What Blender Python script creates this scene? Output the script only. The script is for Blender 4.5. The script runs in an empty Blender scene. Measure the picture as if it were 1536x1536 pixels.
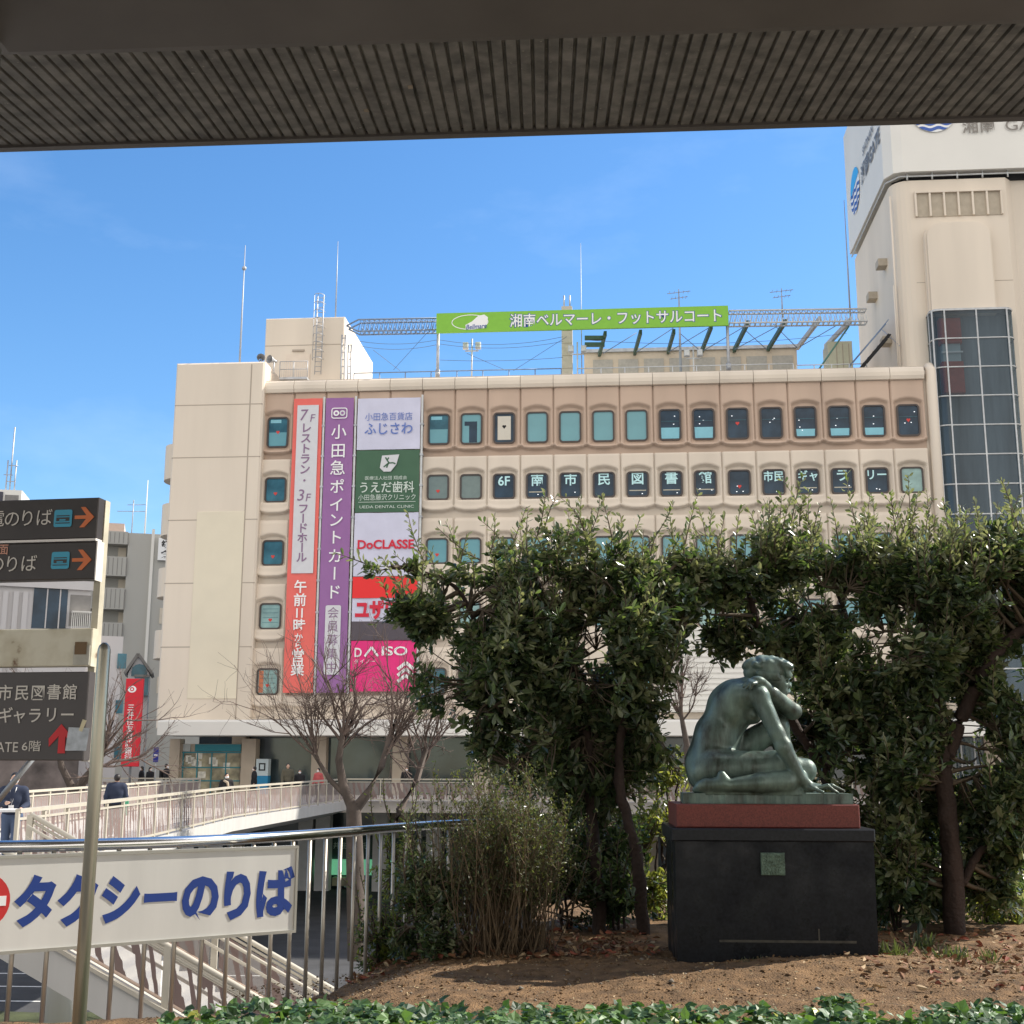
import bpy, math, random
import numpy as np
from mathutils import Vector, Matrix, noise
random.seed(7); RNG = np.random.default_rng(7)
S = bpy.context.scene; COL = S.collection
R = math.radians
# ------------------------------------------------------------------ camera, sky, sun, exposure
F = 1880.0; TH = 0.20147; RO = 0.00268; EYE = Vector((0, 0, 1.6))
FWD = Vector((0, math.cos(TH), math.sin(TH))); UP0 = Vector((0, -math.sin(TH), math.cos(TH))); RT0 = Vector((1, 0, 0))
RIGHT = RT0*math.cos(RO) + UP0*math.sin(RO); UP = UP0*math.cos(RO) - RT0*math.sin(RO)
cam = bpy.data.cameras.new('camera'); cam_o = bpy.data.objects.new('camera', cam); COL.objects.link(cam_o)
cam.sensor_width = 36; cam.sensor_fit = 'HORIZONTAL'; cam.lens = F/1536*36; cam.clip_start = .05; cam.clip_end = 3000
m = Matrix((RIGHT, UP, -FWD)).transposed().to_4x4(); m.translation = EYE; cam_o.matrix_world = m
S.camera = cam_o
SUN_EL, SUN_AZ = 41, 68          # azimuth clockwise from +Y (forward) to +X (right)
W = bpy.data.worlds.new('World'); S.world = W; W.use_nodes = True
nt = W.node_tree; bg = nt.nodes['Background']; sky = nt.nodes.new('ShaderNodeTexSky')
sky.sky_type = 'NISHITA'; sky.sun_disc = False; sky.sun_elevation = R(SUN_EL); sky.sun_rotation = R(SUN_AZ)
sky.air_density = 1.0; sky.dust_density = 0.3; sky.ozone_density = 3.0
hs = nt.nodes.new('ShaderNodeHueSaturation'); hs.inputs['Saturation'].default_value = 1.22
# thin streaks of cirrus in the sky itself
tc = nt.nodes.new('ShaderNodeTexCoord'); mp = nt.nodes.new('ShaderNodeMapping'); mp.inputs['Scale'].default_value = (2.2, 2.2, 5.5)
nz = nt.nodes.new('ShaderNodeTexNoise'); nz.inputs['Scale'].default_value = 1.7; nz.inputs['Detail'].default_value = 7; nz.inputs['Roughness'].default_value = .58
rp = nt.nodes.new('ShaderNodeValToRGB'); rp.color_ramp.elements[0].position = .54; rp.color_ramp.elements[1].position = .86
rp.color_ramp.elements[1].color = (.09, .09, .09, 1)
mx = nt.nodes.new('ShaderNodeMix'); mx.data_type = 'RGBA'; mx.inputs['B'].default_value = (9, 9.6, 10.5, 1)
nt.links.new(tc.outputs['Generated'], mp.inputs['Vector']); nt.links.new(mp.outputs['Vector'], nz.inputs['Vector'])
nt.links.new(nz.outputs['Fac'], rp.inputs['Fac']); nt.links.new(rp.outputs['Color'], mx.inputs['Factor'])
nt.links.new(sky.outputs['Color'], hs.inputs['Color']); nt.links.new(hs.outputs['Color'], mx.inputs['A']); # unseen bright cloud bank added behind the camera as soft fill for shaded sides
sx = nt.nodes.new('ShaderNodeSeparateXYZ'); nt.links.new(tc.outputs['Generated'], sx.inputs[0])
my = nt.nodes.new('ShaderNodeMapRange'); my.inputs['From Min'].default_value = .10; my.inputs['From Max'].default_value = -.25; nt.links.new(sx.outputs['Y'], my.inputs['Value'])
n2 = nt.nodes.new('ShaderNodeTexNoise'); n2.inputs['Scale'].default_value = 2.3; n2.inputs['Detail'].default_value = 6; nt.links.new(tc.outputs['Generated'], n2.inputs['Vector'])
r2 = nt.nodes.new('ShaderNodeValToRGB'); r2.color_ramp.elements[0].position = .36; r2.color_ramp.elements[1].position = .50; nt.links.new(n2.outputs['Fac'], r2.inputs['Fac'])
ml = nt.nodes.new('ShaderNodeMath'); ml.operation = 'MULTIPLY'; nt.links.new(my.outputs[0], ml.inputs[0]); nt.links.new(r2.outputs['Color'], ml.inputs[1])
m2 = nt.nodes.new('ShaderNodeMix'); m2.data_type = 'RGBA'; m2.inputs['B'].default_value = (7.1, 6.75, 6.3, 1)
nt.links.new(ml.outputs[0], m2.inputs['Factor']); nt.links.new(mx.outputs['Result'], m2.inputs['A']); nt.links.new(m2.outputs['Result'], bg.inputs['Color'])
bg.inputs['Strength'].default_value = 0.12
sun = bpy.data.lights.new('sun', 'SUN'); sun.energy = 4.2; sun.angle = R(.53); sun.color = (1, .94, .84)
sun_o = bpy.data.objects.new('sun', sun); COL.objects.link(sun_o)
sd = Vector((math.sin(R(SUN_AZ))*math.cos(R(SUN_EL)), math.cos(R(SUN_AZ))*math.cos(R(SUN_EL)), math.sin(R(SUN_EL))))
sun_o.rotation_euler = sd.to_track_quat('Z', 'Y').to_euler(); sun_o.location = (30, 20, 60)
S.view_settings.view_transform = 'Standard'; S.view_settings.look = 'None'; S.view_settings.gamma = 1
S.view_settings.use_curve_mapping = False; S.view_settings.exposure = 0.85
S.cycles.max_bounces = 8; S.cycles.transparent_max_bounces = 12; S.cycles.diffuse_bounces = 4

# ------------------------------------------------------------------ layout helpers (photo pixels, 1536 grid, -> places)
def ray(px, py):
    x, y = px-768, py-768; c, s = math.cos(RO), math.sin(RO)
    a, b = x*c + y*s, -x*s + y*c
    return (RT0*(a/F) - UP0*(b/F) + FWD)
def at(px, py, Y):
    d = ray(px, py); return EYE + d*(Y/d.y)
def onz(px, py, z):
    d = ray(px, py); return EYE + d*((z-EYE.z)/d.z)
class Frame:
    def __init__(s, o, yaw): s.o = Vector(o); s.yaw = yaw; s.x = Vector((math.cos(yaw), math.sin(yaw), 0)); s.y = Vector((-math.sin(yaw), math.cos(yaw), 0))
    def hit(s, px, py, yl=0):
        d = ray(px, py); t = ((s.o + s.y*yl - EYE).dot(s.y))/d.dot(s.y); p = EYE + d*t - s.o
        return p.dot(s.x), p.z
    def w(s, x, y, z): return s.o + s.x*x + s.y*y + Vector((0, 0, z))
# ------------------------------------------------------------------ object helpers
def tag(o, label=None, cat=None, group=None, kind=None):
    if label: o['label'] = label
    if cat: o['category'] = cat
    if group: o['group'] = group
    if kind: o['kind'] = kind
    return o
def thing(name, label, cat, loc=(0, 0, 0), rz=0, group=None):
    o = bpy.data.objects.new(name, None); COL.objects.link(o); o.location = loc; o.rotation_euler = (0, 0, rz)
    return tag(o, label, cat, group)
def copy_tree(o, parent=None):
    c = o.copy(); COL.objects.link(c); c.parent = parent
    for ch in list(o.children): copy_tree(ch, c)
    return c
_text = {}
def text_geo(body, offset=0.0, shear=0.0):
    k = (body, offset, shear)
    if k not in _text:
        c = bpy.data.curves.new('t', 'FONT'); c.body = body; c.offset = offset; c.resolution_u = 3; c.shear = shear
        o = bpy.data.objects.new('t', c); COL.objects.link(o)
        bpy.context.view_layer.update()
        me = bpy.data.meshes.new_from_object(o.evaluated_get(bpy.context.evaluated_depsgraph_get()))
        _text[k] = ([(v.co.x, v.co.y) for v in me.vertices], [tuple(p.vertices) for p in me.polygons])
        bpy.data.objects.remove(o); bpy.data.curves.remove(c); bpy.data.meshes.remove(me)
    return _text[k]
class MB:
    def __init__(s): s.v = []; s.f = []; s.mi = []; s.mats = []; s.sm = []
    def mid(s, mat):
        if mat not in s.mats: s.mats.append(mat)
        return s.mats.index(mat)
    def add(s, vs, fs, mat, smooth=False):
        b = len(s.v); s.v += [tuple(p) for p in vs]; k = s.mid(mat)
        for f in fs: s.f.append(tuple(b+i for i in f)); s.mi.append(k); s.sm.append(smooth)
        return s
    def box(s, x0, x1, y0, y1, z0, z1, mat):
        v = [(x, y, z) for z in (z0, z1) for y in (y0, y1) for x in (x0, x1)]
        return s.add(v, [(0, 2, 3, 1), (4, 5, 7, 6), (0, 1, 5, 4), (2, 6, 7, 3), (0, 4, 6, 2), (1, 3, 7, 5)], mat)
    def bevbox(s, x0, x1, y0, y1, z0, z1, mat, b=.02):
        # front (-y) face chamfered on all four edges
        v = [(x0, y1, z0), (x1, y1, z0), (x1, y1, z1), (x0, y1, z1), (x0, y0+b, z0), (x1, y0+b, z0), (x1, y0+b, z1), (x0, y0+b, z1),
             (x0+b, y0, z0+b), (x1-b, y0, z0+b), (x1-b, y0, z1-b), (x0+b, y0, z1-b)]
        f = [(0, 3, 2, 1), (8, 9, 10, 11), (4, 5, 9, 8), (5, 6, 10, 9), (6, 7, 11, 10), (7, 4, 8, 11), (0, 1, 5, 4), (1, 2, 6, 5), (2, 3, 7, 6), (3, 0, 4, 7)]
        return s.add(v, f, mat)
    def tube(s, pts, r, mat, n=8, cap=True, smooth=True):
        pts = [Vector(p) for p in pts]; rs = r if isinstance(r, (list, tuple)) else [r]*len(pts)
        vs = []; prev = None
        for i, p in enumerate(pts):
            t = (pts[min(i+1, len(pts)-1)] - pts[max(i-1, 0)])
            t = t.normalized() if t.length > 1e-9 else Vector((0, 0, 1))
            if prev is None: a = t.cross(Vector((0, 0, 1)) if abs(t.z) < .9 else Vector((1, 0, 0))).normalized()
            else:
                a = prev - t*prev.dot(t); a = a.normalized() if a.length > 1e-6 else t.orthogonal().normalized()
            prev = a; b = t.cross(a)
            for k in range(n):
                q = 2*math.pi*k/n; vs.append(p + (a*math.cos(q) + b*math.sin(q))*rs[i])
        fs = [(i*n+k, i*n+(k+1) % n, (i+1)*n+(k+1) % n, (i+1)*n+k) for i in range(len(pts)-1) for k in range(n)]
        s.add(vs, fs, mat, smooth)
        if cap:
            b = len(s.v)-len(vs); k = s.mid(mat)
            for ring in (range(n-1, -1, -1), range((len(pts)-1)*n, len(pts)*n)):
                s.f.append(tuple(b+i for i in ring)); s.mi.append(k); s.sm.append(False)
        return s
    def bar(s, a, b, w, h, mat):
        # rectangular bar from a to b, w horizontal thickness, h the other
        a, b = Vector(a), Vector(b); t = (b-a).normalized()
        u = t.cross(Vector((0, 0, 1))); u = u.normalized() if u.length > 1e-4 else Vector((1, 0, 0)); n = u.cross(t)
        v = [p + u*(i*w/2) + n*(j*h/2) for p in (a, b) for i, j in ((-1, -1), (1, -1), (1, 1), (-1, 1))]
        return s.add(v, [(0, 1, 2, 3), (7, 6, 5, 4), (0, 4, 5, 1), (1, 5, 6, 2), (2, 6, 7, 3), (3, 7, 4, 0)], mat)
    def poly(s, pts, y0, y1, mat):
        # outline in x,z extruded from y0 (front) to y1
        n = len(pts); v = [(x, y0, z) for x, z in pts] + [(x, y1, z) for x, z in pts]
        f = [tuple(range(n)), tuple(range(2*n-1, n-1, -1))] + [(i, n+i, n+(i+1) % n, (i+1) % n) for i in range(n)]
        return s.add(v, f, mat)
    def sheet(s, pts, y, mat): return s.add([(x, y, z) for x, z in pts], [tuple(range(len(pts)))], mat)
    def prism(s, pts, z0, z1, mat):
        n = len(pts); v = [(x, y, z0) for x, y in pts] + [(x, y, z1) for x, y in pts]
        f = [tuple(range(n-1, -1, -1)), tuple(range(n, 2*n))] + [(i, (i+1) % n, n+(i+1) % n, n+i) for i in range(n)]
        return s.add(v, f, mat)
    def ball(s, c, r, mat, n=10):
        c = Vector(c); r = r if isinstance(r, (tuple, list)) else (r, r, r); vs = []; m = n//2
        for i in range(m+1):
            for k in range(n):
                p, q = math.pi*i/m, 2*math.pi*k/n
                vs.append((c.x+r[0]*math.sin(p)*math.cos(q), c.y+r[1]*math.sin(p)*math.sin(q), c.z+r[2]*math.cos(p)))
        return s.add(vs, [(i*n+k, (i+1)*n+k, (i+1)*n+(k+1) % n, i*n+(k+1) % n) for i in range(m) for k in range(n)], mat, True)
    def text(s, body, cx, cz, size, y, mat, offset=0.0, sx=1.0, rot=0.0, shear=0.0, center=None):
        vs, fs = text_geo(body, offset, shear)
        if not vs: return s
        x0, x1 = min(v[0] for v in vs), max(v[0] for v in vs)
        mx_ = (x0+x1)/2 if (center or len(body) > 1) else .5; mz = .37
        if ord(body[0]) < 256 and len(body) == 1: mx_ = (x0+x1)/2
        c, q = math.cos(rot), math.sin(rot); out = []
        for x, z in vs:
            a, b = (x-mx_)*size*sx, (z-mz)*size
            out.append((cx + a*c - b*q, y, cz + a*q + b*c))
        return s.add(out, fs, mat)
    def textw(s, body, x0, x1, cz, size, y, mat, offset=0.0, shear=0.0):
        vs, _ = text_geo(body, offset, shear); w = (max(v[0] for v in vs)-min(v[0] for v in vs))*size
        return s.text(body, (x0+x1)/2, cz, size, y, mat, offset, (x1-x0)/w, 0, shear, True)
    def vtext(s, body, cx, z0, z1, size, y, mat, offset=0.0, sx=1.0):
        n = len(body); st = (z0-z1)/n
        for i, ch in enumerate(body):
            s.text(ch, cx, z0-(i+.5)*st, size, y, mat, offset, sx, -math.pi/2 if ch == 'ー' else 0)
        return s
    def build(s, name, parent=None, loc=(0, 0, 0), rz=0):
        me = bpy.data.meshes.new(name); me.from_pydata(s.v, [], s.f)
        for mt in s.mats: me.materials.append(mt)
        me.polygons.foreach_set('material_index', s.mi); me.polygons.foreach_set('use_smooth', s.sm); me.update()
        o = bpy.data.objects.new(name, me); COL.objects.link(o); o.location = loc; o.rotation_euler = (0, 0, rz)
        if parent: o.parent = parent
        return o
def np_mesh(name, V, Q, mats, mi=None, smooth=False, parent=None):
    me = bpy.data.meshes.new(name); n, k = Q.shape
    me.vertices.add(len(V)); me.vertices.foreach_set('co', np.ascontiguousarray(V, np.float32).ravel())
    me.loops.add(n*k); me.loops.foreach_set('vertex_index', np.ascontiguousarray(Q, np.int32).ravel())
    me.polygons.add(n); me.polygons.foreach_set('loop_start', np.arange(0, n*k, k, dtype=np.int32))
    for mt in mats: me.materials.append(mt)
    if mi is not None: me.polygons.foreach_set('material_index', np.asarray(mi, np.int32))
    me.polygons.foreach_set('use_smooth', np.full(n, smooth)); me.update(calc_edges=True); me.validate()
    o = bpy.data.objects.new(name, me); COL.objects.link(o)
    if parent: o.parent = parent
    return o
# ------------------------------------------------------------------ materials
_m = {}
def mat(name, col, rough=.7, metal=0, var=.12, scale=3, bump=0, bscale=40, spec=.4, streak=False, emit=0, detail=5):
    if name in _m: return _m[name]
    M = bpy.data.materials.new(name); M.use_nodes = True; n = M.node_tree; p = n.nodes['Principled BSDF']
    p.inputs['Roughness'].default_value = rough; p.inputs['Metallic'].default_value = metal; p.inputs['Specular IOR Level'].default_value = spec
    p.inputs['Base Color'].default_value = (*col, 1)
    if var or bump:
        t = n.nodes.new('ShaderNodeTexCoord')
        if var:
            mpn = n.nodes.new('ShaderNodeMapping'); mpn.inputs['Scale'].default_value = (1, 1, .12) if streak else (1, 1, 1)
            z = n.nodes.new('ShaderNodeTexNoise'); z.inputs['Scale'].default_value = scale; z.inputs['Detail'].default_value = detail
            r = n.nodes.new('ShaderNodeValToRGB'); r.color_ramp.elements[0].position = .3; r.color_ramp.elements[1].position = .7
            r.color_ramp.elements[0].color = (*[c*(1-var) for c in col], 1); r.color_ramp.elements[1].color = (*[min(1, c*(1+var)) for c in col], 1)
            n.links.new(t.outputs['Object'], mpn.inputs['Vector']); n.links.new(mpn.outputs['Vector'], z.inputs['Vector'])
            n.links.new(z.outputs['Fac'], r.inputs['Fac']); n.links.new(r.outputs['Color'], p.inputs['Base Color'])
        if bump:
            z2 = n.nodes.new('ShaderNodeTexNoise'); z2.inputs['Scale'].default_value = bscale; z2.inputs['Detail'].default_value = 4
            b = n.nodes.new('ShaderNodeBump'); b.inputs['Strength'].default_value = bump; b.inputs['Distance'].default_value = .02
            n.links.new(t.outputs['Object'], z2.inputs['Vector']); n.links.new(z2.outputs['Fac'], b.inputs['Height']); n.links.new(b.outputs['Normal'], p.inputs['Normal'])
    if emit:
        p.inputs['Emission Color'].default_value = (*col, 1); p.inputs['Emission Strength'].default_value = emit
    _m[name] = M; return M
def patchy_gloss(M, lo, hi, sc):
    n = M.node_tree; p = n.nodes['Principled BSDF']; t = n.nodes.new('ShaderNodeTexCoord'); z = n.nodes.new('ShaderNodeTexNoise'); z.inputs['Scale'].default_value = sc; z.inputs['Detail'].default_value = 6
    r = n.nodes.new('ShaderNodeMapRange'); r.inputs['From Min'].default_value = .35; r.inputs['From Max'].default_value = .65; r.inputs['To Min'].default_value = lo; r.inputs['To Max'].default_value = hi
    n.links.new(t.outputs['Object'], z.inputs['Vector']); n.links.new(z.outputs['Fac'], r.inputs['Value']); n.links.new(r.outputs[0], p.inputs['Roughness']); return M
def leaf_mat(name, col, trans=.35, rough=.32, tcol=None):
    M = bpy.data.materials.new(name); M.use_nodes = True; n = M.node_tree; p = n.nodes['Principled BSDF']; out = n.nodes['Material Output']
    g = n.nodes.new('ShaderNodeNewGeometry'); r = n.nodes.new('ShaderNodeValToRGB')
    r.color_ramp.elements[0].color = (*[c*.5 for c in col], 1); r.color_ramp.elements[1].color = (*[c*1.7 for c in col], 1)
    n.links.new(g.outputs['Random Per Island'], r.inputs['Fac']); n.links.new(r.outputs['Color'], p.inputs['Base Color'])
    p.inputs['Roughness'].default_value = rough; p.inputs['Specular IOR Level'].default_value = .5
    t = n.nodes.new('ShaderNodeBsdfTranslucent'); tcol = tcol or (col[0]*2.2, col[1]*2.4, col[2]*.9); t.inputs['Color'].default_value = (*tcol, 1)
    mxs = n.nodes.new('ShaderNodeMixShader'); mxs.inputs['Fac'].default_value = trans
    n.links.new(p.outputs[0], mxs.inputs[1]); n.links.new(t.outputs[0], mxs.inputs[2]); n.links.new(mxs.outputs[0], out.inputs['Surface'])
    return M
# ------------------------------------------------------------------ distance-field bodies -> one continuous mesh
def smin(a, b, k):
    if k <= 0: return np.minimum(a, b)
    h = np.clip(.5+.5*(b-a)/k, 0, 1); return b*(1-h)+a*h - k*h*(1-h)
def cap(P, a, b, ra, rb):
    a = np.array(a, float); b = np.array(b, float); ab = b-a; t = np.clip(((P-a)@ab)/max(ab@ab, 1e-9), 0, 1)
    return np.linalg.norm(P-a-t[:, None]*ab, axis=1) - (ra+(rb-ra)*t)
def ell(P, c, r, rot=None):
    q = P-np.array(c, float)
    if rot is not None: q = q@np.array(rot)
    r = np.array(r, float); k0 = np.linalg.norm(q/r, axis=1); k1 = np.linalg.norm(q/(r*r), axis=1); return k0*(k0-1)/np.maximum(k1, 1e-9)
def rbox(P, c, h, r):
    q = np.abs(P-np.array(c))-np.array(h)+r; return np.linalg.norm(np.maximum(q, 0), axis=1)+np.minimum(q.max(1), 0)-r
def rotY(a): c, s = math.cos(a), math.sin(a); return [[c, 0, s], [0, 1, 0], [-s, 0, c]]
def surf(fn, lo, hi, h):
    ax = [np.arange(lo[i], hi[i]+h, h) for i in range(3)]; G = np.stack(np.meshgrid(*ax, indexing='ij'), -1); sh = G.shape[:3]
    val = fn(G.reshape(-1, 3)).reshape(sh); ins = val < 0; nc = tuple(d-1 for d in sh)
    cnt = np.zeros(nc); acc = np.zeros(nc+(3,)); sl = lambda o: tuple(slice(o[i], o[i]+nc[i]) for i in range(3))
    cor = [(i, j, k) for i in (0, 1) for j in (0, 1) for k in (0, 1)]
    for c0 in cor:
        for d in range(3):
            if c0[d]: continue
            c1 = list(c0); c1[d] = 1; c1 = tuple(c1)
            v0, v1 = val[sl(c0)], val[sl(c1)]; cr = (v0 < 0) != (v1 < 0); t = np.where(cr, v0/np.where(v0 == v1, 1, v0-v1), 0)
            p = G[sl(c0)].copy(); p[..., d] += t*h; acc += np.where(cr[..., None], p, 0); cnt += cr
    act = cnt > 0; idx = -np.ones(nc, int); idx[act] = np.arange(act.sum()); V = acc[act]/cnt[act][:, None]; Q = []
    for d in range(3):
        e, f = (d+1) % 3, (d+2) % 3
        s0 = [slice(1, sh[i]-1) for i in range(3)]; s0[d] = slice(0, sh[d]-1); s1 = list(s0); s1[d] = slice(1, sh[d])
        a, b = ins[tuple(s0)], ins[tuple(s1)]
        I = np.argwhere(a != b); off = np.array([1, 1, 1]); off[d] = 0; I = I+off; flip = (b & ~a)[tuple((I-off).T)]
        def g(de, df):
            J = I.copy(); J[:, e] -= de; J[:, f] -= df; return idx[tuple(J.T)]
        q = np.stack([g(1, 1), g(0, 1), g(0, 0), g(1, 0)], 1); q[flip] = q[flip][:, ::-1]; Q.append(q)
    Q = np.concatenate(Q); Q = Q[(Q >= 0).all(1)]; return V, Q
# ================================================================== SETTING
PSI = 0.08302; BAY = 2.1
BF = Frame((5.7725, 76.735, 0), -PSI)            # the store's facade frame (x along the front, y into the building)
ROWZ = [22.83, 19.02, 14.93, 10.90, 6.82]
asphalt = mat('asphalt', (.055, .056, .06), .9, var=.25, scale=.8, bump=.3, bscale=30)
white_paint = mat('road_paint', (.7, .7, .68), .7, var=.2, scale=8)
g = MB(); g.add([(-900, -60, -5.5), (900, -60, -5.5), (900, 1500, -5.5), (-900, 1500, -5.5)], [(0, 1, 2, 3)], asphalt)
tag(g.build('street_ground'), kind='structure')
g = MB()
for k in range(3): g.add([(-25, 41.3+k*2.6, -5.494), (-8.5, 40.6+k*2.6, -5.494), (-8.5, 40.75+k*2.6, -5.494), (-25, 41.45+k*2.6, -5.494)], [(0, 1, 2, 3)], white_paint)
tag(g.build('road_markings'), kind='structure')
verge = mat('verge_turf', (.055, .065, .028), .95, var=.35, scale=1.2, bump=.8, bscale=12)
g = MB(); nx, ny = 30, 14; vs = []
for j in range(ny+1):
    for i in range(nx+1):
        x, y = -16+i*.5, 31.5+j*.5; e = min(1, min(i, nx-i, j, ny-j)/2)
        vs.append((x, y, -5.49+.3*e+.12*noise.noise((x*.8, y*.8, 3))*e))
g.add(vs, [(j*(nx+1)+i, j*(nx+1)+i+1, (j+1)*(nx+1)+i+1, (j+1)*(nx+1)+i) for j in range(ny) for i in range(nx)], verge, True)
tag(g.build('grass_verge'), kind='structure')
paving = mat('deck_paving', (.33, .30, .27), .85, var=.15, scale=2, bump=.2)
g = MB(); g.box(-14, 14, -8, 4.6, -.25, -.004, paving); tag(g.build('station_deck'), kind='structure')
g = MB(); g.add([BF.w(x, y, z) for z in (-.55, 0) for x, y in ((-40, -15), (34, -15), (34, -.6), (-40, -.6))],
      [(0, 3, 2, 1), (4, 5, 6, 7), (0, 1, 5, 4), (1, 2, 6, 5), (2, 3, 7, 6), (3, 0, 4, 7)], mat('terrace_concrete', (.5, .46, .42), .85, var=.12, scale=1))
tag(g.build('store_terrace'), kind='structure')

# ------------------------------------------------------------------ department store
cream = mat('cream_wall', (.70, .615, .515), .75, var=.09, scale=.35, streak=True, bump=.05, bscale=6)
cream2 = mat('cream_panel', (.69, .60, .50), .75, var=.10, scale=.4, streak=True)
brown = mat('brown_panel', (.54, .405, .315), .75, var=.09, scale=.4, streak=True)
pale = mat('patch_paint', (.74, .67, .53), .8, var=.04, scale=.5)
joint = mat('joint_line', (.40, .34, .28), .9, var=0)
metal_grey = mat('galvanised', (.42, .43, .45), .5, .6, var=.15)
whitewall = mat('white_cladding', (.74, .72, .675), .6, var=.03, scale=.3)
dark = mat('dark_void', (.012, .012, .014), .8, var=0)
store = thing('department_store', 'long beige department store with rows of rounded windows and hung advertising banners', 'department store', BF.o, -PSI)
XL = -10.5*BAY; XR = 9.5*BAY
zt0 = BF.hit(900, 582)[1]        # underside of cornice (top of brown panels)
# moulded window bays : one relief surface
NX, NZ = 30, 56
def sst(a, b, x): t = min(1, max(0, (x-a)/(b-a))); return t*t*(3-2*t)
def bay_depth(u, dz, row):
    ax = abs(u); top = row == 0
    wt, wb = (1.02, -1.0) if top else (.80, -.84)
    at_ = wt+.34-.22*(ax/.85)**2                       # arched head of the recess
    ab_ = wb-.22 if top else wb-.02
    lob = (-1.42 if top else -1.55)+.20*(ax/1.05)**3.0
    d = .25 + .08*max(0, (1.8-dz)/3.4)
    if not top: d += .06*sst(2.05, 1.85, dz)
    d -= .26*sst(.975, 1.03, ax)*sst(lob+.0, lob+.2, dz)   # open joint between bays
    inside = sst(.88, .79, ax)*sst(at_+.05, at_-.07, dz)*sst(ab_-.06, ab_+.06, dz)
    d = d*(1-inside)
    d -= .05*sst(1.0, .86, ax)*sst(at_+.12, at_, dz)*sst(lob+.1, lob+.3, dz)*(1-inside)
    under = sst(lob+.03, lob-.09, dz)
    d = d*(1-under) + .0*under
    return d
vs = []; fs = []; mi = []
for row, zc in enumerate(ROWZ):
    ztop = zt0 if row == 0 else (ROWZ[row-1]-(1.86 if row == 1 else 2.02)); zbot = zc-(1.86 if row == 0 else 2.02)
    if row == 4: zbot = zc-2.3
    prof = [[bay_depth((i/NX-.5)*BAY, ztop+(zbot-ztop)*j/NZ-zc, row) for i in range(NX)] for j in range(NZ+1)]
    b = len(vs); n = 20*NX
    for j in range(NZ+1):
        z = ztop+(zbot-ztop)*j/NZ
        for i in range(n+1): vs.append((XL+BAY*i/NX, -prof[j][i % NX], z))
    for j in range(NZ):
        for i in range(n): fs.append((b+j*(n+1)+i, b+(j+1)*(n+1)+i, b+(j+1)*(n+1)+i+1, b+j*(n+1)+i+1)); mi.append(0 if row == 0 else 1)
np_mesh('facade_panel', np.array(vs), np.array(fs), [brown, cream2], mi, True, store)
# body behind, end walls, cornice
wx0 = BF.hit(262, 700)[0]; wx1 = BF.hit(399, 620)[0]; wtop = BF.hit(330, 545, -.5)[1]
cz0, cz1 = zt0, BF.hit(900, 561)[1]
b = MB(); b.box(XL, XR+.5, .02, 17, 5.0, cz1-.5, cream); b.build('main_wall', store)
b = MB(); b.bevbox(wx0, wx1, -.75, 14, 3.9, wtop, cream, .12)
for z in (BF.hit(330, 612)[1], BF.hit(330, 690)[1], BF.hit(330, 783)[1], BF.hit(330, 877)[1], BF.hit(330, 972)[1]):
    b.box(wx0+.05, wx1-.05, -.757, -.7, z-.03, z+.03, joint)
px0, pz1 = BF.hit(296, 768, -.75); px1, pz0 = BF.hit(354, 1048, -.75)
b.bevbox(px0, px1, -.79, -.7, pz0, pz1, pale, .01)
b.box(wx1-.9, wx1-.82, -.758, -.7, 4, wtop-.2, joint)
b.build('end_wall', store)
c = MB()
for i in range(20):
    x0 = XL+BAY*i+.015; x1 = x0+BAY-.03; pr = [(-.1, cz0), (-.42, cz0+.04), (-.5, cz0+.25), (-.5, cz1-.45), (-.42, cz1-.2), (-.25, cz1-.04), (0, cz1), (.8, cz1)]
    n = len(pr); c.add([(x, y, z) for x in (x0, x1) for y, z in pr], [(k, k+1, n+k+1, n+k) for k in range(n-1)] + [tuple(range(n)), tuple(range(2*n-1, n-1, -1))], cream, False)
c.box(XL, XR, -.3, .8, cz0+.06, cz1-.06, joint); c.build('cornice', store)
b = MB(); b.tube([(XR+.45, -.2, 5), (XR+.45, -.2, cz1-.3), (XR+.42, .1, cz1)], .32, cream, 12); b.build('corner_pilaster', store); b = MB(); b.tube([(XL-.45, -.25, 5), (XL-.45, -.25, cz1-.2)], .3, cream, 12); b.build('corner_pilaster', store)
# rounded balconies stacked on the end wall
for (ya, yb) in ((674, 725), (761, 808), (856, 899), (948, 990)):
    za, zb = BF.hit(250, ya, 2)[1], BF.hit(250, yb, 2)[1]; q = MB(); pts = [(wx0+.1, 3.3), (wx0+.1, .3)]
    pts = [(wx0+.05, 4.2)]+[(wx0+.05-1.35*math.cos(t), 2.0-1.6*math.sin(t)) for t in [R(-90)+R(15)*k for k in range(13)]]
    q.prism(pts, zb, za-.02, cream); q.build('balcony', store)
# eave over the ground floor
ez0, ez1 = BF.hit(600, 1103, -3)[1], BF.hit(600, 1080, -3)[1]; ex0 = BF.hit(236, 1090, -3)[0]
e = MB(); e.add([(x, y, z) for x in (ex0, 40) for y, z in ((-3, ez0), (-3, ez1-.1), (-2.9, ez1), (-.6, ez1+.12), (.5, ez1+.12), (.5, ez0))],
   [(0, 1, 7, 6), (1, 2, 8, 7), (2, 3, 9, 8), (3, 4, 10, 9), (5, 0, 6, 11), (0, 5, 4, 3, 2, 1), (6, 7, 8, 9, 10, 11)], whitewall); e.build('eave', store)
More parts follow.
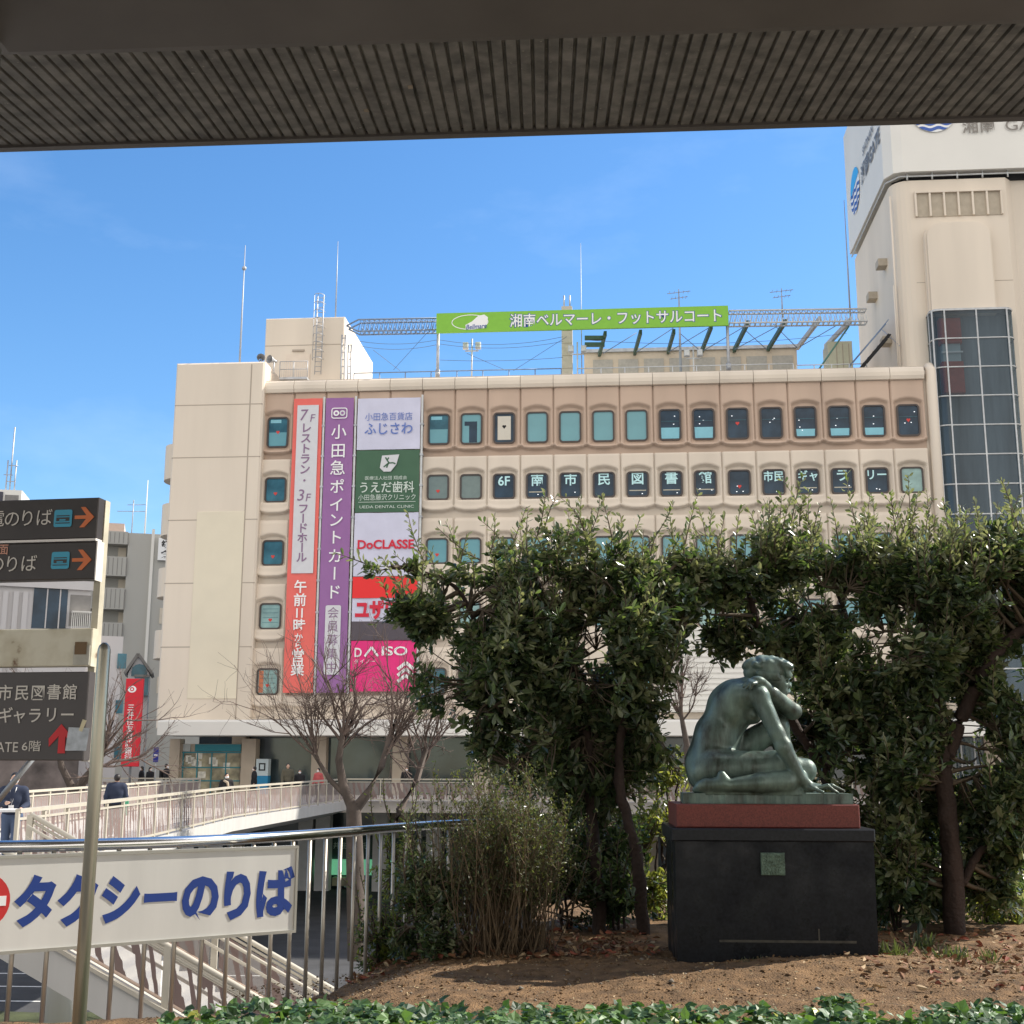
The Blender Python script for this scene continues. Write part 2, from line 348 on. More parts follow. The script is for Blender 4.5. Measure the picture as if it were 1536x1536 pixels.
# base storeys
stone = mat('tan_stone', (.43, .36, .28), .6, var=.1, scale=.8); shopglass = mat('shop_glass', (.035, .05, .055), .08, var=.5, scale=.5, spec=.7)
teal = mat('teal_sign', (.03, .20, .24), .5, var=.05); warmint = mat('shop_interior', (.30, .27, .18), .5, var=.6, scale=1.5)
b = MB(); b.box(ex0+1.5, 40, .3, 1, -5.5, ez0, shopglass)
for x in range(int(ex0)+3, 40, 5): b.box(x, x+.9, -.35, .4, -5.5, ez0-.01, stone)
b.build('base_storey', store)
def fx(px): return BF.hit(px, 1140, -.4)[0]
d = MB(); x0, x1 = fx(271), fx(364); d.box(x0, x1, -.42, .2, .02, 3.0, stone)
d.box(x0+.15, x1-.15, -.46, -.4, .1, 2.4, warmint)
for k in range(4):
    q0 = x0+.15+(x1-x0-.3)*k/4; d.box(q0, q0+.07, -.5, -.44, .05, 2.45, teal)
for z in (.75, 1.55, 2.45): d.box(x0+.1, x1-.1, -.5, -.44, z, z+.07, teal)
rr = random.Random(3)
wp = mat('poster_paper', (.6, .58, .5), .7, var=.3, scale=4)
for k in range(9):
    q0 = x0+.3+rr.random()*(x1-x0-1); z = .9+rr.random()*1.2; d.box(q0, q0+.3+.2*rr.random(), -.49, -.455, z, z+.4, wp)
d.box(x0+.9, x1-.1, -.52, -.4, 2.55, 2.98, teal); d.text('・・', (x0+x1)/2, 2.78, .01, -.53, whitewall)
d.box(x0+.15, x0+.6, -.5, -.4, 2.55, 2.98, mat('logo_grey', (.4, .42, .4), .6, var=0)); d.build('shop_entrance', store)
d = MB(); x0, x1 = fx(364), fx(385); d.box(x0, x1, -.7, .2, .02, 3.3, stone); d.build('entrance_pier', store); d = MB(); x0, x1 = fx(256), fx(271); d.box(x0, x1, -.7, .2, .02, 3.3, stone); d.build('entrance_pier', store)
d = MB(); x0, x1 = fx(388), fx(406); d.box(x0, x1, -.9, -.3, .02, 1.1, mat('cyan_panel', (.02, .22, .42), .5, var=.05)); d.box(x0, x1, -.9, -.3, 1.1, 2.1, mat('pale_sign', (.5, .58, .6), .5, var=.05))
xm = (x0+x1)/2; d.box(xm-.2, xm+.2, -.915, -.9, 1.4, 1.85, dark); d.box(xm-.12, xm+.12, -.92, -.91, 1.48, 1.77, mat('pale_sign', (0, 0, 0)))
d.build('entrance_totem', store)
d = MB(); x0, x1 = BF.hit(470, 1290, -.4)[0], BF.hit(640, 1290, -.4)[0]; gz = BF.hit(550, 1298, -.4)[1]
d.box(x0, x1, -.6, .2, gz-.55, gz+.3, mat('green_band', (.16, .50, .28), .6, var=.15, emit=.35)); d.box(x0, x1, -.6, .2, gz+.6, gz+1.6, mat('dark_green_fascia', (.02, .06, .04), .5, var=.1))
d.text('三井住友信託', BF.hit(520, 1278, -.6)[0], gz+1.15, .42, -.61, mat('green_letter', (.45, .62, .5), .5, var=0)); d.build('street_shopfront', store)
pcol = mat('pale_column', (.55, .54, .52), .6, var=.06); shut = mat('shop_shutter', (.34, .33, .31), .6, var=.25, scale=.7)
for px in (448, 474, 560, 640, 735): xx = BF.hit(px, 1300, -1.2)[0]; d = MB(); d.box(xx, xx+.85, -1.6, -.8, -5.5, -.56, pcol); d.build('street_column', store)
for pa, pb, mt_ in ((452, 492, shut), (498, 540, warmint), (565, 600, shut), (605, 636, warmint), (650, 730, shut)):
    d = MB(); d.box(BF.hit(pa, 1340, -.5)[0], BF.hit(pb, 1340, -.5)[0], -.55, .2, -5.3, gz-.7, mt_); d.build('shop_window', store)
# white louvred panel with a letter, seen between the trees
d = MB(); x0, z1 = BF.hit(985, 940, -.6); x1, z0 = BF.hit(1120, 1068, -.6)
d.box(x0, x1, -.55, -.2, z0, z1, whitewall)
for k in range(16):
    z = z0+(z1-z0)*(k+.5)/16; d.box(x0, x1, -.62, -.55, z-.07, z+.05, whitewall)
lx, lz = BF.hit(1014, 978, -.66); d.text('E', lx, lz, 1.5, -.66, mat('dark_letter', (.06, .07, .1), .5, var=0)); d.build('louvre_panel', store)
# windows
gasket = mat('window_gasket', (.075, .06, .055), .5, var=.1); gl_dark = mat('glass_dark', (.020, .042, .068), .06, var=.5, scale=.9, spec=.35)
gl_teal = mat('glass_teal', (.14, .335, .375), .12, var=.08, scale=.5, spec=.6); gl_mid = mat('glass_midteal', (.04, .13, .17), .08, var=.5, scale=.9, spec=.4)
gl_sage = mat('glass_sage', (.17, .22, .2), .12, var=.08, spec=.6); gl_pale = mat('glass_pale', (.24, .38, .36), .12, var=.3, scale=1.2, spec=.6)
blind = mat('pale_blue_blind', (.23, .52, .62), .5, var=.05); heart_red = mat('heart_red', (.62, .05, .04), .5, var=0); offw = mat('off_white_board', (.62, .58, .5), .6, var=.04)
cyan_letter = mat('cyan_letter', (.55, .85, .88), .5, var=0); lamp_w = mat('ceiling_lamp', (.9, .95, 1), .5, var=0, emit=.45); tan_bl = mat('tan_rail', (.5, .47, .38), .6, var=0)
def rrect(w, h, r, n=5):
    return [(cx+r*math.cos(a), cz+r*math.sin(a)) for cx, cz, s in ((w-r, h-r, 0), (-w+r, h-r, 90), (-w+r, -h+r, 180), (w-r, -h+r, 270)) for a in [R(s+90*k/n) for k in range(n+1)]]
def win_meshes(w, h):
    a, b2 = rrect(w, h, .24), rrect(w-.1, h-.1, .16); n = len(a)
    f = MB(); f.add([(x, y, z) for L, y in ((a, .01), (a, -.07), (b2, -.07), (b2, .0)) for x, z in L], [(k*n+i, k*n+(i+1) % n, (k+1)*n+(i+1) % n, (k+1)*n+i) for k in range(3) for i in range(n)], gasket)
    return f, b2
heart = [(0, -.16), (.15, .02), (.15, .1), (.08, .15), (0, .1), (-.08, .15), (-.15, .1), (-.15, .02)]
texts = {7: '6F', 8: '南', 9: '市', 10: '民', 11: '図', 12: '書', 13: '館', 15: '市民', 16: 'ギャ', 17: 'ラ', 18: 'リー'}
frames = {}; wr = random.Random(11)
for row in range(5):
    top = row == 0; w, h = (.70, 1.03) if top else (.70, .83)
    for col in [0]+list(range(5, 20)):
        x = (col-10)*BAY; z = ROWZ[row]
        if row >= 3 and col in (10, 11, 12): pass
        key = top
        if key not in frames:
            f, inner = win_meshes(w, h); o = f.build('window', store, (x, -.03, z)); frames[key] = (o, inner)
        else:
            o = frames[key][0].copy(); COL.objects.link(o); o.parent = store; o.location = (x, -.03, z)
        inner = frames[key][1]; p = MB(); iw, ih = w-.1, h-.1
        if top: gm = gl_mid if col in (0, 5) else gl_teal if col in (6, 8, 9, 10, 11) else gl_dark
        elif row == 1: gm = gl_mid if col == 0 else gl_sage if col in (5, 6) else gl_pale if col == 19 else gl_dark
        elif row == 2: gm = gl_mid if col in (0, 16) else gl_teal
        else: gm = gl_pale if col == 0 else wr.choice([gl_teal, gl_mid, gl_pale])
        p.sheet(inner, -.005, gm); p.build('pane', o)
        def sub(nm, fn):
            q = MB(); fn(q); q.build(nm, o)
        if top and col in (12, 13, 16, 17, 18): sub('blind', lambda q: q.sheet([(-iw+.05, -ih+.04), (iw-.05, -ih+.04), (iw-.02, -ih+.5+.25*(col < 14)), (-iw+.02, -ih+.5+.25*(col < 14))], -.012, blind))
        if top and col in (0, 5): (sub('blind', lambda q: q.sheet([(-iw+.06, -ih+.04), (iw-.06, -ih+.04), (iw-.02, .0), (-iw+.02, .0)], -.012, gl_teal)), sub('blind', lambda q: q.sheet([(-iw+.1, ih-.3), (.2, ih-.3), (.2, ih-.08), (-iw+.1, ih-.08)], -.012, blind)))
        if top and col == 6: sub('dark_partition', lambda q: (q.sheet([(-.15, -ih+.03), (.36, -ih+.03), (.36, ih-.45), (-.45, ih-.45), (-.45, .2), (-.15, .2)], -.012, gl_dark)))
        if top and col == 7:
            sub('white_board', lambda q: q.sheet([(-.42, -.78), (.42, -.78), (.42, .78), (-.42, .78)], -.02, offw)); sub('heart_sticker', lambda q: q.sheet([(a*.8, c*.8+.08) for a, c in heart], -.026, dark))
        if (top and col in (0, 14, 19)) or (row == 1 and col in (0, 5, 14)) or (row >= 2 and col in (0, 5)):
            sub('heart_sticker', lambda q: q.sheet([(a*.75, c*.75-(.25 if row else 0)) for a, c in heart], -.016, heart_red))
        if (top and col >= 12) or (row == 1 and 8 <= col <= 18 and col != 10):
            def lamps(q):
                for k in range(wr.randint(1, 3)):
                    a, c = wr.uniform(-.4, .4), wr.uniform(-.55, .75) if top else wr.uniform(-.6, -.2); q.sheet([(a+.045*math.cos(R(t)), c+.03*math.sin(R(t))) for t in range(0, 360, 60)], -.014, lamp_w)
                if row == 1 and col in (8, 11, 12, 13, 16, 17): q.box(-iw+.08, iw-.08, -.016, -.012, -.42, -.36, tan_bl)
                if top: q.box(-iw+.05, iw-.05, -.0145, -.012, .22, .25, gl_mid)
            sub('interior_lamp', lamps)
        if row == 1 and col in texts:
            tx = texts[col]; sub('lettering', lambda q: q.text(tx, 0, .38, .84 if len(tx) == 1 or col == 7 else .70, -.018, cyan_letter, .018, 1 if len(tx) == 1 else .95, 0, 0, True))
        if row == 4 and col == 0: sub('blind', lambda q: q.sheet([(-iw+.04, -ih+.05), (-iw+.32, -ih+.05), (-iw+.32, ih-.05), (-iw+.04, ih-.05)], -.012, mat('orange_blind', (.6, .2, .1), .6, var=.1)))
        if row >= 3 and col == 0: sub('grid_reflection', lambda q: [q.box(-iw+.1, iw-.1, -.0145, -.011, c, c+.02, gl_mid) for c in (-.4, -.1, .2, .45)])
# ------------------------------------------------------------------ roof of the store
ROOF = cz1-.3
ph = thing('roof_house', 'plain beige plant room with caged ladder on the left end of the store roof', 'plant room', BF.w(0, 0, 0), -PSI)
x0, zt = BF.hit(399, 478, 3); x1, _ = BF.hit(517, 478, 3); b = MB(); b.bevbox(x0, x1, 3, 13, ROOF-.5, zt, cream, .06)
b.box(x0+.02, x1-.02, 2.99, 3.05, zt-2.0, zt-1.95, joint); b.build('wall', ph)
b = MB(); dx0, dz1 = BF.hit(430, 532, 3); dx1, dz0 = BF.hit(464, 568, 3); b.box(dx0, dx1, 2.93, 3.0, dz0, dz1, mat('door_cream', (.7, .6, .5), .6, var=.03)); b.box(dx0+.4, dx1-.4, 2.9, 3, dz1+.2, dz1+.32, joint); b.build('door', ph)
def ladder(bm, xa, xb, y, z0, z1, mt, r=.03, st=.35):
    for x in (xa, xb): bm.tube([(x, y, z0), (x, y, z1)], r, mt, 5)
    z = z0+.2
    while z < z1: bm.tube([(xa, y, z), (xb, y, z)], r*.8, mt, 4); z += st
    return bm
l = MB(); lx0, _ = BF.hit(470, 540, 2.6); lx1, lz1 = BF.hit(487, 444, 2.6); ladder(l, lx0+.1, lx1-.1, 2.7, ROOF+1.6, lz1, metal_grey)
for k in range(9):
    z = ROOF+2.6+k*(lz1-ROOF-2.6)/8; cx = (lx0+lx1)/2; l.tube([(cx-.38*math.cos(R(t)), 2.7-.65*math.sin(R(t)), z) for t in range(0, 181, 30)], .025, metal_grey, 4)
for t in (30, 90, 150): l.tube([(cx-.38*math.cos(R(t)), 2.7-.65*math.sin(R(t)), ROOF+2.6) , (cx-.38*math.cos(R(t)), 2.7-.65*math.sin(R(t)), lz1)], .02, metal_grey, 4)
l.build('caged_ladder', ph)
l = MB(); gx0, _ = BF.hit(421, 560, 1.5); gx1, gz = BF.hit(462, 567, 1.5); l.box(gx0, gx1, 1.2, 2.9, gz-.15, gz, metal_grey)
for x in (gx0, (gx0+gx1)/2, gx1): l.tube([(x, 1.25, gz), (x, 1.25, gz+1.1)], .03, metal_grey, 5)
for z in (.55, 1.1): l.tube([(gx0, 1.25, gz+z), (gx1, 1.25, gz+z)], .025, metal_grey, 5)
for k in range(14): l.tube([(gx0+(gx1-gx0)*k/13, 1.25, gz), (gx0+(gx1-gx0)*k/13, 1.25, gz+1.1)], .008, metal_grey, 3)
l.build('platform', ph)
def ladder_thing(pxa, pxb, pya, pyb, lab):
    xa, za = BF.hit(pxa, pyb, 1.8); xb, zb = BF.hit(pxb, pya, 1.8); t = thing('roof_ladder', lab, 'ladder', BF.w((xa+xb)/2, 1.8, ROOF), -PSI, 'ladders beside the plant room')
    w = abs(xb-xa)/2; q = MB()
    for s in (-1, 1): q.tube([(s*w, 0, -.3), (s*w, 0, zb-ROOF)], .05, metal_grey, 6)
    q.build('rail', t); z = .3
    while z < zb-ROOF: q = MB(); q.tube([(-w, 0, z), (w, 0, z)], .035, metal_grey, 5); q.build('rung', t); z += .5
ladder_thing(511, 518, 502, 572, 'taller steel ladder standing left beside the plant room corner'); ladder_thing(521, 527, 517, 572, 'shorter steel ladder standing just right of the taller ladder')
def mast(px, y0, y1, yl, r, lab, ant=False, nm='roof_mast'):
    x, z1 = BF.hit(px, y0, yl); z0 = min(BF.hit(px, y1, yl)[1], ROOF+.2 if y1 > 520 else 99)
    t = thing(nm, lab, 'mast', BF.w(x, yl, z0), -PSI, 'masts on the store roof'); h = z1-z0
    q = MB(); q.tube([(0, 0, -.3), (0, 0, h*.45), (0, 0, h)], [r, r*.8, r*.35], mat('mast_grey', (.36, .39, .44), .5, .3, var=.1), 6); q.build('pole', t)
    if ant:
        q = MB()
        for k, (w, z) in enumerate(((.8, h-.3), (.6, h-.7))):
            q.tube([(-w, 0, z), (w, 0, z+.15)], .025, metal_grey, 4)
            for s in (-.8, -.4, 0, .4, .8): q.tube([(s*w, -.3, z+.08), (s*w, .3, z+.08)], .015, metal_grey, 4)
        q.build('aerial', t)
    return t
t = mast(368, 368, 545, .8, .075, 'thick grey flag mast at the left roof corner')
q = MB(); q.ball((0, 0, BF.hit(368, 368, .8)[1]-BF.hit(368, 545, .8)[1]), .16, metal_grey, 8); q.build('finial', t)
mast(507, 362, 476, 4, .055, 'slim whip mast rising from the beige plant room'); mast(871, 365, 560, 3, .045, 'thin whip mast just right of the chimney above green signboard')
mast(1018, 434, 560, 6, .12, 'white antenna post behind the green signboard', True); mast(1172, 432, 470, 6, .06, 'small antenna above the right lattice truss', True)
mast(1266, 300, 480, 10, .07, 'thin mast against the sky beside the tall tower')
# horn loudspeakers on the end wall
for k, (px, py, rzz, lab) in enumerate(((391, 538, 20, 'grey horn loudspeaker facing left on roof corner of end wall'), (408, 540, -30, 'grey horn loudspeaker facing right on roof corner of end wall'))):
    x, z = BF.hit(px, py, .6); t = thing('horn_speaker', lab, 'loudspeaker', BF.w(x, .6, z), -PSI+R(rzz), 'horn speakers on the roof'); q = MB()
    q.tube([(0, -.25, 0), (0, -.05, 0), (0, .25, 0), (0, .4, 0)], [.28, .2, .08, .1], metal_grey, 12, False); q.build('horn', t); q = MB(); q.tube([(0, .2, 0), (0, .2, -.9)], .04, metal_grey, 6); q.build('bracket', t)
# lattice gantry with the green futsal sign
GY = 1.6; steel_blue = mat('steel_blue', (.20, .26, .36), .5, .3, var=.15); gp = mat('gantry_pale', (.55, .56, .56), .5, .3, var=.1)
def truss(pxa, pya, pxb, pyb, h, lab, mt, n, nose=0):
    xa, za = BF.hit(pxa, pya, GY); xb, zb = BF.hit(pxb, pyb, GY); t = thing('lattice_truss', lab, 'truss', BF.w(xa, GY, za), -PSI, 'lattice trusses on the roof'); L = xb-xa; q = MB()
    q2 = MB()
    for y in (0, .7):
        for z in (0, -h): q.tube([(0 if not nose else 0, y, -h/2 if nose else z), (.8 if nose else .01, y, z), (L, y, z+zb-za)], .06, mt, 5)
        for k in range(n):
            u0, u1 = (.8 if nose else 0)+(L-(.8 if nose else 0))*k/n, (.8 if nose else 0)+(L-(.8 if nose else 0))*(k+1)/n; um = (u0+u1)/2; o = (zb-za)
            q2.tube([(u0, y, -h+o*u0/L), (um, y, o*um/L), (u1, y, -h+o*u1/L)], .03, mt, 4, False)
    for k in range(n+1):
        u = L*k/n; o = (zb-za)*u/L
        if nose and u < .8: continue
        q2.tube([(u, 0, o), (u, .7, o)], .03, mt, 4, False); q2.tube([(u, 0, o-h), (u, .7, o-h)], .03, mt, 4, False)
        if k < n: q2.tube([(u, 0, o), (u+L/n, .7, o)], .025, mt, 4, False)
    q.build('chord', t); q2.build('lacing', t)
truss(520, 480, 656, 477, .82, 'steel blue lattice truss between the plant room and green signboard', steel_blue, 17, 1)
truss(1094, 466, 1300, 463, .85, 'pale lattice truss between green signboard and the tower', gp, 26)
sx0, sz1 = BF.hit(655, 475, GY-.2); sx1, _ = BF.hit(1092, 465, GY-.2); sz0 = BF.hit(655, 500, GY-.2)[1]; sz1 = sz0+1.36
t = thing('rooftop_signboard', 'long lime green signboard with white blue-edged lettering above the store roof', 'signboard', BF.w(0, 0, 0), -PSI)
lime = mat('lime_board', (.22, .50, .05), .5, var=.04); white = mat('white_letter', (.85, .85, .85), .5, var=0); blue = mat('blue_letter', (.03, .08, .32), .5, var=0)
q = MB(); q.box(sx0, sx1, GY-.3, GY-.12, sz0, sz1, lime); q.build('board', t)
zc = (sz0+sz1)/2; tx0, tx1 = BF.hit(765, 485, GY-.3)[0], BF.hit(1082, 480, GY-.3)[0]; s1 = '湘南ベルマーレ・フットサルコート'
q = MB(); q.textw(s1, tx0-.06, tx1+.06, zc+.02, .98, GY-.31, blue, .042); q.textw(s1, tx0, tx1, zc+.02, .96, GY-.32, white, .010); q.build('lettering', t)
ex, ez = BF.hit(706, 488, GY-.3); q = MB(); pts = [(ex+1.2*math.cos(R(k*12))-.05, zc+.5*math.sin(R(k*12))) for k in range(30)]
for k in range(30):
    a, b2 = pts[k], pts[(k+1) % 30]; q.bar((a[0], GY-.31, a[1]), (b2[0], GY-.31, b2[1]), .02, .05, white)
q.poly([(ex+.1, zc+.05), (ex+.5, zc+.42), (ex+.9, zc+.5), (ex+1.15, zc+.3), (ex+1.1, zc-.1), (ex+.9, zc-.45), (ex-.3, zc-.5), (ex-.35, zc-.2)], GY-.325, GY-.31, white)
q.text('Bellmare', ex+.38, zc-.3, .46, GY-.34, blue, .01, .85, .06, .25, True); q.build('emblem', t)
for px in (657, 1092):
    x, _ = BF.hit(px, 520, GY+.2); q = MB(); q.tube([(x, GY+.2, ROOF-.1), (x, GY+.2, sz1)], .1, metal_grey, 8); q.tube([(x, GY+.2, ROOF+.9), (x, GY+.2, ROOF+1.4)], .16, metal_grey, 8); q.build('post', t)
# chimney, second roof house, sloped beams, railings, netting, floodlights
x0, z1 = BF.hit(842, 458, 5); x1, _ = BF.hit(858, 458, 5); t = thing('chimney', 'square blockwork chimney stack behind the green signboard', 'chimney', BF.w((x0+x1)/2, 5.5, ROOF-.3), -PSI); h = z1-ROOF+.3
blk = mat('block_grey', (.5, .46, .4), .85, var=.1); q = MB(); w = (x1-x0)/2
for k in range(8): q.box(-w, w, -w, w, h*k/8+.02, h*(k+1)/8-.02, blk)
q.box(-w+.02, w-.02, -w+.02, w-.02, 0, h-.05, joint); q.build('shaft', t)
for s in (-.2, .2):
    q = MB(); q.tube([(s, 0, h), (s, 0, h+.9)], .06, metal_grey, 6); q.build('flue', t)
t = thing('roof_hall', 'low beige rooftop hall with panelled front under green rafters', 'roof hall', BF.w(0, 0, 0), -PSI)
x0, z1 = BF.hit(876, 530, 11); x1, _ = BF.hit(1195, 525, 11); q = MB(); q.box(x0, x1, 11, 16, ROOF-.3, z1, mat('hall_wall', (.62, .53, .42), .7, var=.05)); q.box(x0-.2, x1+.2, 10.8, 11.2, z1, z1+.25, metal_grey); q.build('wall', t)
for k in range(8):
    a = x0+(x1-x0)*(k+.35)/8.3; pz = z1-.55; q = MB(); q.box(a, a+(x1-x0)/8.3*.78, 10.93, 11.0, ROOF, pz, mat('hall_panel', (.42, .40, .36), .6, var=.1, scale=6)); q.build('panel', t)
grn = mat('rafter_green', (.06, .115, .085), .6, var=.1); grp = mat('rafter_pale', (.48, .47, .44), .6, var=.1)
for k, (pa, pb) in enumerate((((908, 500), (899, 532)), ((961, 498), (952, 530)), ((1011, 497), (1002, 528)), ((1067, 490), (1052, 528)), ((1122, 484), (1101, 526)), ((1178, 482), (1152, 524)), ((1230, 478), (1196, 522)), ((1276, 480), (1238, 520)))):
    xa, za = BF.hit(*pa, 3); xb, zb = BF.hit(*pb, 11); q = MB(); q.bar((xa, 3, za), (xb, 11, zb), .2, .32, grn if k < 6 else grp); q.build('rafter', t)
q = MB()
for py in (507, 517): q.bar(Vector((BF.hit(877, py, 4)[0], 4, BF.hit(877, py, 4)[1])), Vector((BF.hit(907, py, 4)[0], 4, BF.hit(907, py, 4)[1])), .3, .25, grn)
q.build('cross_beam', t)
def brace(a, b2, y=7):
    xa, za = BF.hit(*a, y); xb, zb = BF.hit(*b2, y); return ((xa, y, za), (xb, y, zb))
q = MB()
for a, b2 in (((905, 530), (955, 499)), ((955, 528), (1010, 492)), ((1003, 528), (1066, 490)), ((1055, 526), (1120, 488)), ((1102, 524), (1176, 484)), ((1160, 486), (1196, 522)), ((1110, 488), (1150, 524)), ((1020, 500), (1050, 526)), ((1200, 520), (1260, 485))): p0, p1 = brace(a, b2); q.tube([p0, p1], .03, steel_blue, 4)
q.build('brace', t)
def rail_thing(pxa, pxb, py, yl, hh, lab, mt, n):
    xa, z = BF.hit(pxa, py, yl); xb, _ = BF.hit(pxb, py, yl); t = thing('roof_railing', lab, 'railing', BF.w(xa, yl, ROOF), -PSI, 'railings along the roof edge'); L = xb-xa; hh = z-ROOF
    q = MB(); [q.tube([(0, 0, u), (L, 0, u)], .04, mt, 5) for u in (hh, hh*.5)]; q.build('rail', t)
    for k in range(n):
        q = MB(); q.tube([(L*k/(n-1), 0, -.1), (L*k/(n-1), 0, hh)], .04, mt, 5); q.build('post', t)
rail_thing(531, 842, 560, .9, 1, 'blue grey roof railing left of the chimney', steel_blue, 9); rail_thing(866, 1190, 553, .9, 1, 'pale roof railing in front of the rooftop hall', gp, 10); rail_thing(1195, 1300, 548, 2, 1, 'pale roof railing beside the tower foot', gp, 5)
q = MB(); wire = mat('net_wire', (.12, .16, .24), .6, var=0)
for (pa, pb, sag) in (((540, 512), (655, 510), 5), ((540, 519), (655, 517), 6), ((660, 510), (845, 505), 9), ((660, 516), (845, 512), 8), ((640, 500), (590, 555), 0), ((560, 525), (600, 556), 0), ((770, 556), (850, 505), 0), ((760, 556), (700, 530), 0), ((880, 510), (1270, 500), 10), ((660, 540), (845, 536), 3)):
    pts = []
    for k in range(9):
        u = k/8; x, z = BF.hit(pa[0]+(pb[0]-pa[0])*u, pa[1]+(pb[1]-pa[1])*u+sag*4*u*(1-u), GY+.4); pts.append(BF.w(x, GY+.4, z))
    q.tube(pts, .018, wire, 3, False)
tag(q.build('court_netting'), 'thin dark netting wires strung under the green signboard', 'netting')
for px, py, lab in ((708, 519, 'white twin floodlight pole left of the chimney'), (866, 524, 'white twin floodlight beside the chimney foot'), (1040, 530, 'white twin floodlight before the rooftop hall centre')):
    x, z = BF.hit(px, py, 2.4); t = thing('floodlight', lab, 'floodlight', BF.w(x, 2.4, ROOF), -PSI, 'floodlights on the roof'); h = z-ROOF; q = MB(); q.tube([(0, 0, -.1), (0, 0, h+.5)], .06, gp, 6); q.tube([(-.45, 0, h-.35), (.45, 0, h-.35)], .05, gp, 5); q.build('pole', t)
    for s in (-.42, .42): q = MB(); q.bevbox(s-.18, s+.18, -.22, .12, h-.22, h+.22, gp, .05); q.build('lamp_head', t)
q = MB(); a, z1 = BF.hit(1241, 512, 8); b2, _ = BF.hit(1278, 512, 8); t = thing('roof_cabinet', 'pale green equipment cabinet on the roof beside the tower', 'cabinet', BF.w(a, 8, ROOF), -PSI); q.bevbox(0, b2-a, 0, 2, -.3, z1-ROOF, mat('cabinet_green', (.5, .5, .38), .6, var=.06), .05); q.build('casing', t)
q = MB(); [q.box(.15+(b2-a)*k/4, .2+(b2-a)*k/4, -.03, .02, .2, z1-ROOF-.2, joint) for k in range(1, 4)]; q.build('door_seam', t)
# ------------------------------------------------------------------ tower with the glass lift shaft
t = thing('corner_tower', 'tall cream tower with rounded corners and white sign crown right of the store', 'tower', BF.w(0, 0, 0), -PSI); TY = 1.0
tx0, tz = BF.hit(1337, 272, TY); tx1, _ = BF.hit(1519, 265, TY); fx1 = tx1+26; rc = 1.1
tz0 = ROOF-.4
b = MB(); pts = [(tx0, 14), (tx0, TY+rc)]+[(tx0+rc-rc*math.cos(R(a)), TY+rc-rc*math.sin(R(a))) for a in range(15, 91, 15)]+[(tx1-.5, TY), (tx1, TY+.5), (tx1, 1.5), (fx1, 1.5), (fx1, 14)]
b.prism(pts, -5.5, tz, cream)
zj = BF.hit(1450, 422, TY)[1]; b.box(tx0+1.2, tx1-.5, TY-.008, TY+.05, zj-.02, zj+.02, joint)
b.build('wall', t)
# louvre strip
x0, z1 = BF.hit(1372, 292, TY); x1, z0 = BF.hit(1503, 322, TY); q = MB(); louv = mat('louvre_tan', (.43, .37, .29), .7, var=.08); q.box(x0, x1, TY-.05, TY+.05, z0, z1, louv)
for k in range(7): xx = x0+(x1-x0)*k/6; q.box(xx-.06, xx+.06, TY-.2, TY-.04, z0, z1+.02, cream)
q.box(x0-.06, x1+.06, TY-.22, TY-.04, z1+.02, z1+.14, cream); q.build('louvre', t)
x0, z1 = BF.hit(1386, 332, TY-.7); x1, z0 = BF.hit(1497, 468, TY-.7); q = MB(); rr2 = 1.0
pts = [(x0, z0), (x1, z0)]+[(x1-rr2+rr2*math.cos(R(a)), z1-rr2+rr2*math.sin(R(a))) for a in range(0, 91, 15)]+[(x0+rr2+rr2*math.cos(R(a)), z1-rr2+rr2*math.sin(R(a))) for a in range(90, 181, 15)]
q.poly(pts, TY-.55, TY-.004, cream); n = len(pts)
cx_, cz_ = (x0+x1)/2, (z0+z1)/2; ins = [(cx_+(a-cx_)*.94, cz_+(c-cz_)*.96) for a, c in pts]; q.poly(ins, TY-.72, TY-.56, cream); q.build('bulge', t)
# lift shaft
x0, z1 = BF.hit(1396, 466, TY-1.2); x1, _ = BF.hit(1521, 466, TY-1.2); z0 = -5.5
prof = [(x0, TY-.01), (x0, TY-.7)]+[(x0+.6-.6*math.cos(R(a)), TY-.7-.5*math.sin(R(a))) for a in (30, 60, 90)]+[(x1-.6+.6*math.sin(R(a)), TY-.7-.5*math.cos(R(a))) for a in (0, 30, 60, 90)]+[(x1, TY-.01)]
lift = mat('lift_glass', (.075, .11, .14), .05, var=.35, scale=.35, spec=.8, streak=True)
M = lift.node_tree; trn = M.nodes.new('ShaderNodeBsdfTransparent'); trn.inputs['Color'].default_value = (.6, .68, .72, 1); mxs = M.nodes.new('ShaderNodeMixShader'); mxs.inputs['Fac'].default_value = .62
M.links.new(M.nodes['Principled BSDF'].outputs[0], mxs.inputs[1]); M.links.new(trn.outputs[0], mxs.inputs[2]); M.links.new(mxs.outputs[0], M.nodes['Material Output'].inputs['Surface'])
q = MB(); q.add([(x, y, z) for z in (z0, z1) for x, y in prof], [(k, k+1, len(prof)+k+1, len(prof)+k) for k in range(len(prof)-1)], lift); q.prism(prof, z1, z1+.12, metal_grey); q.build('lift_glazing', t)
q = MB(); q.box(x0+.05, x1-.05, TY-.05, TY-.005, z0, z1, mat('shaft_inside', (.24, .26, .28), .7, var=.5, scale=1.2, streak=True)); q.build('shaft_back', t)
q = MB()
for px in (1398, 1417, 1465, 1511): xx = BF.hit(px, 480, TY-1.25)[0]; q.tube([(xx, TY-1.24, z0), (xx, TY-1.24, z1)], .055, gp, 6)
q.tube([(x0+.01, TY-.5, z0), (x0+.01, TY-.5, z1)], .05, gp, 6); q.tube([(x1-.01, TY-.5, z0), (x1-.01, TY-.5, z1)], .05, gp, 6)
dzz = BF.hit(1450, 508, TY-1.2)[1]-BF.hit(1450, 551, TY-1.2)[1]; z = z1
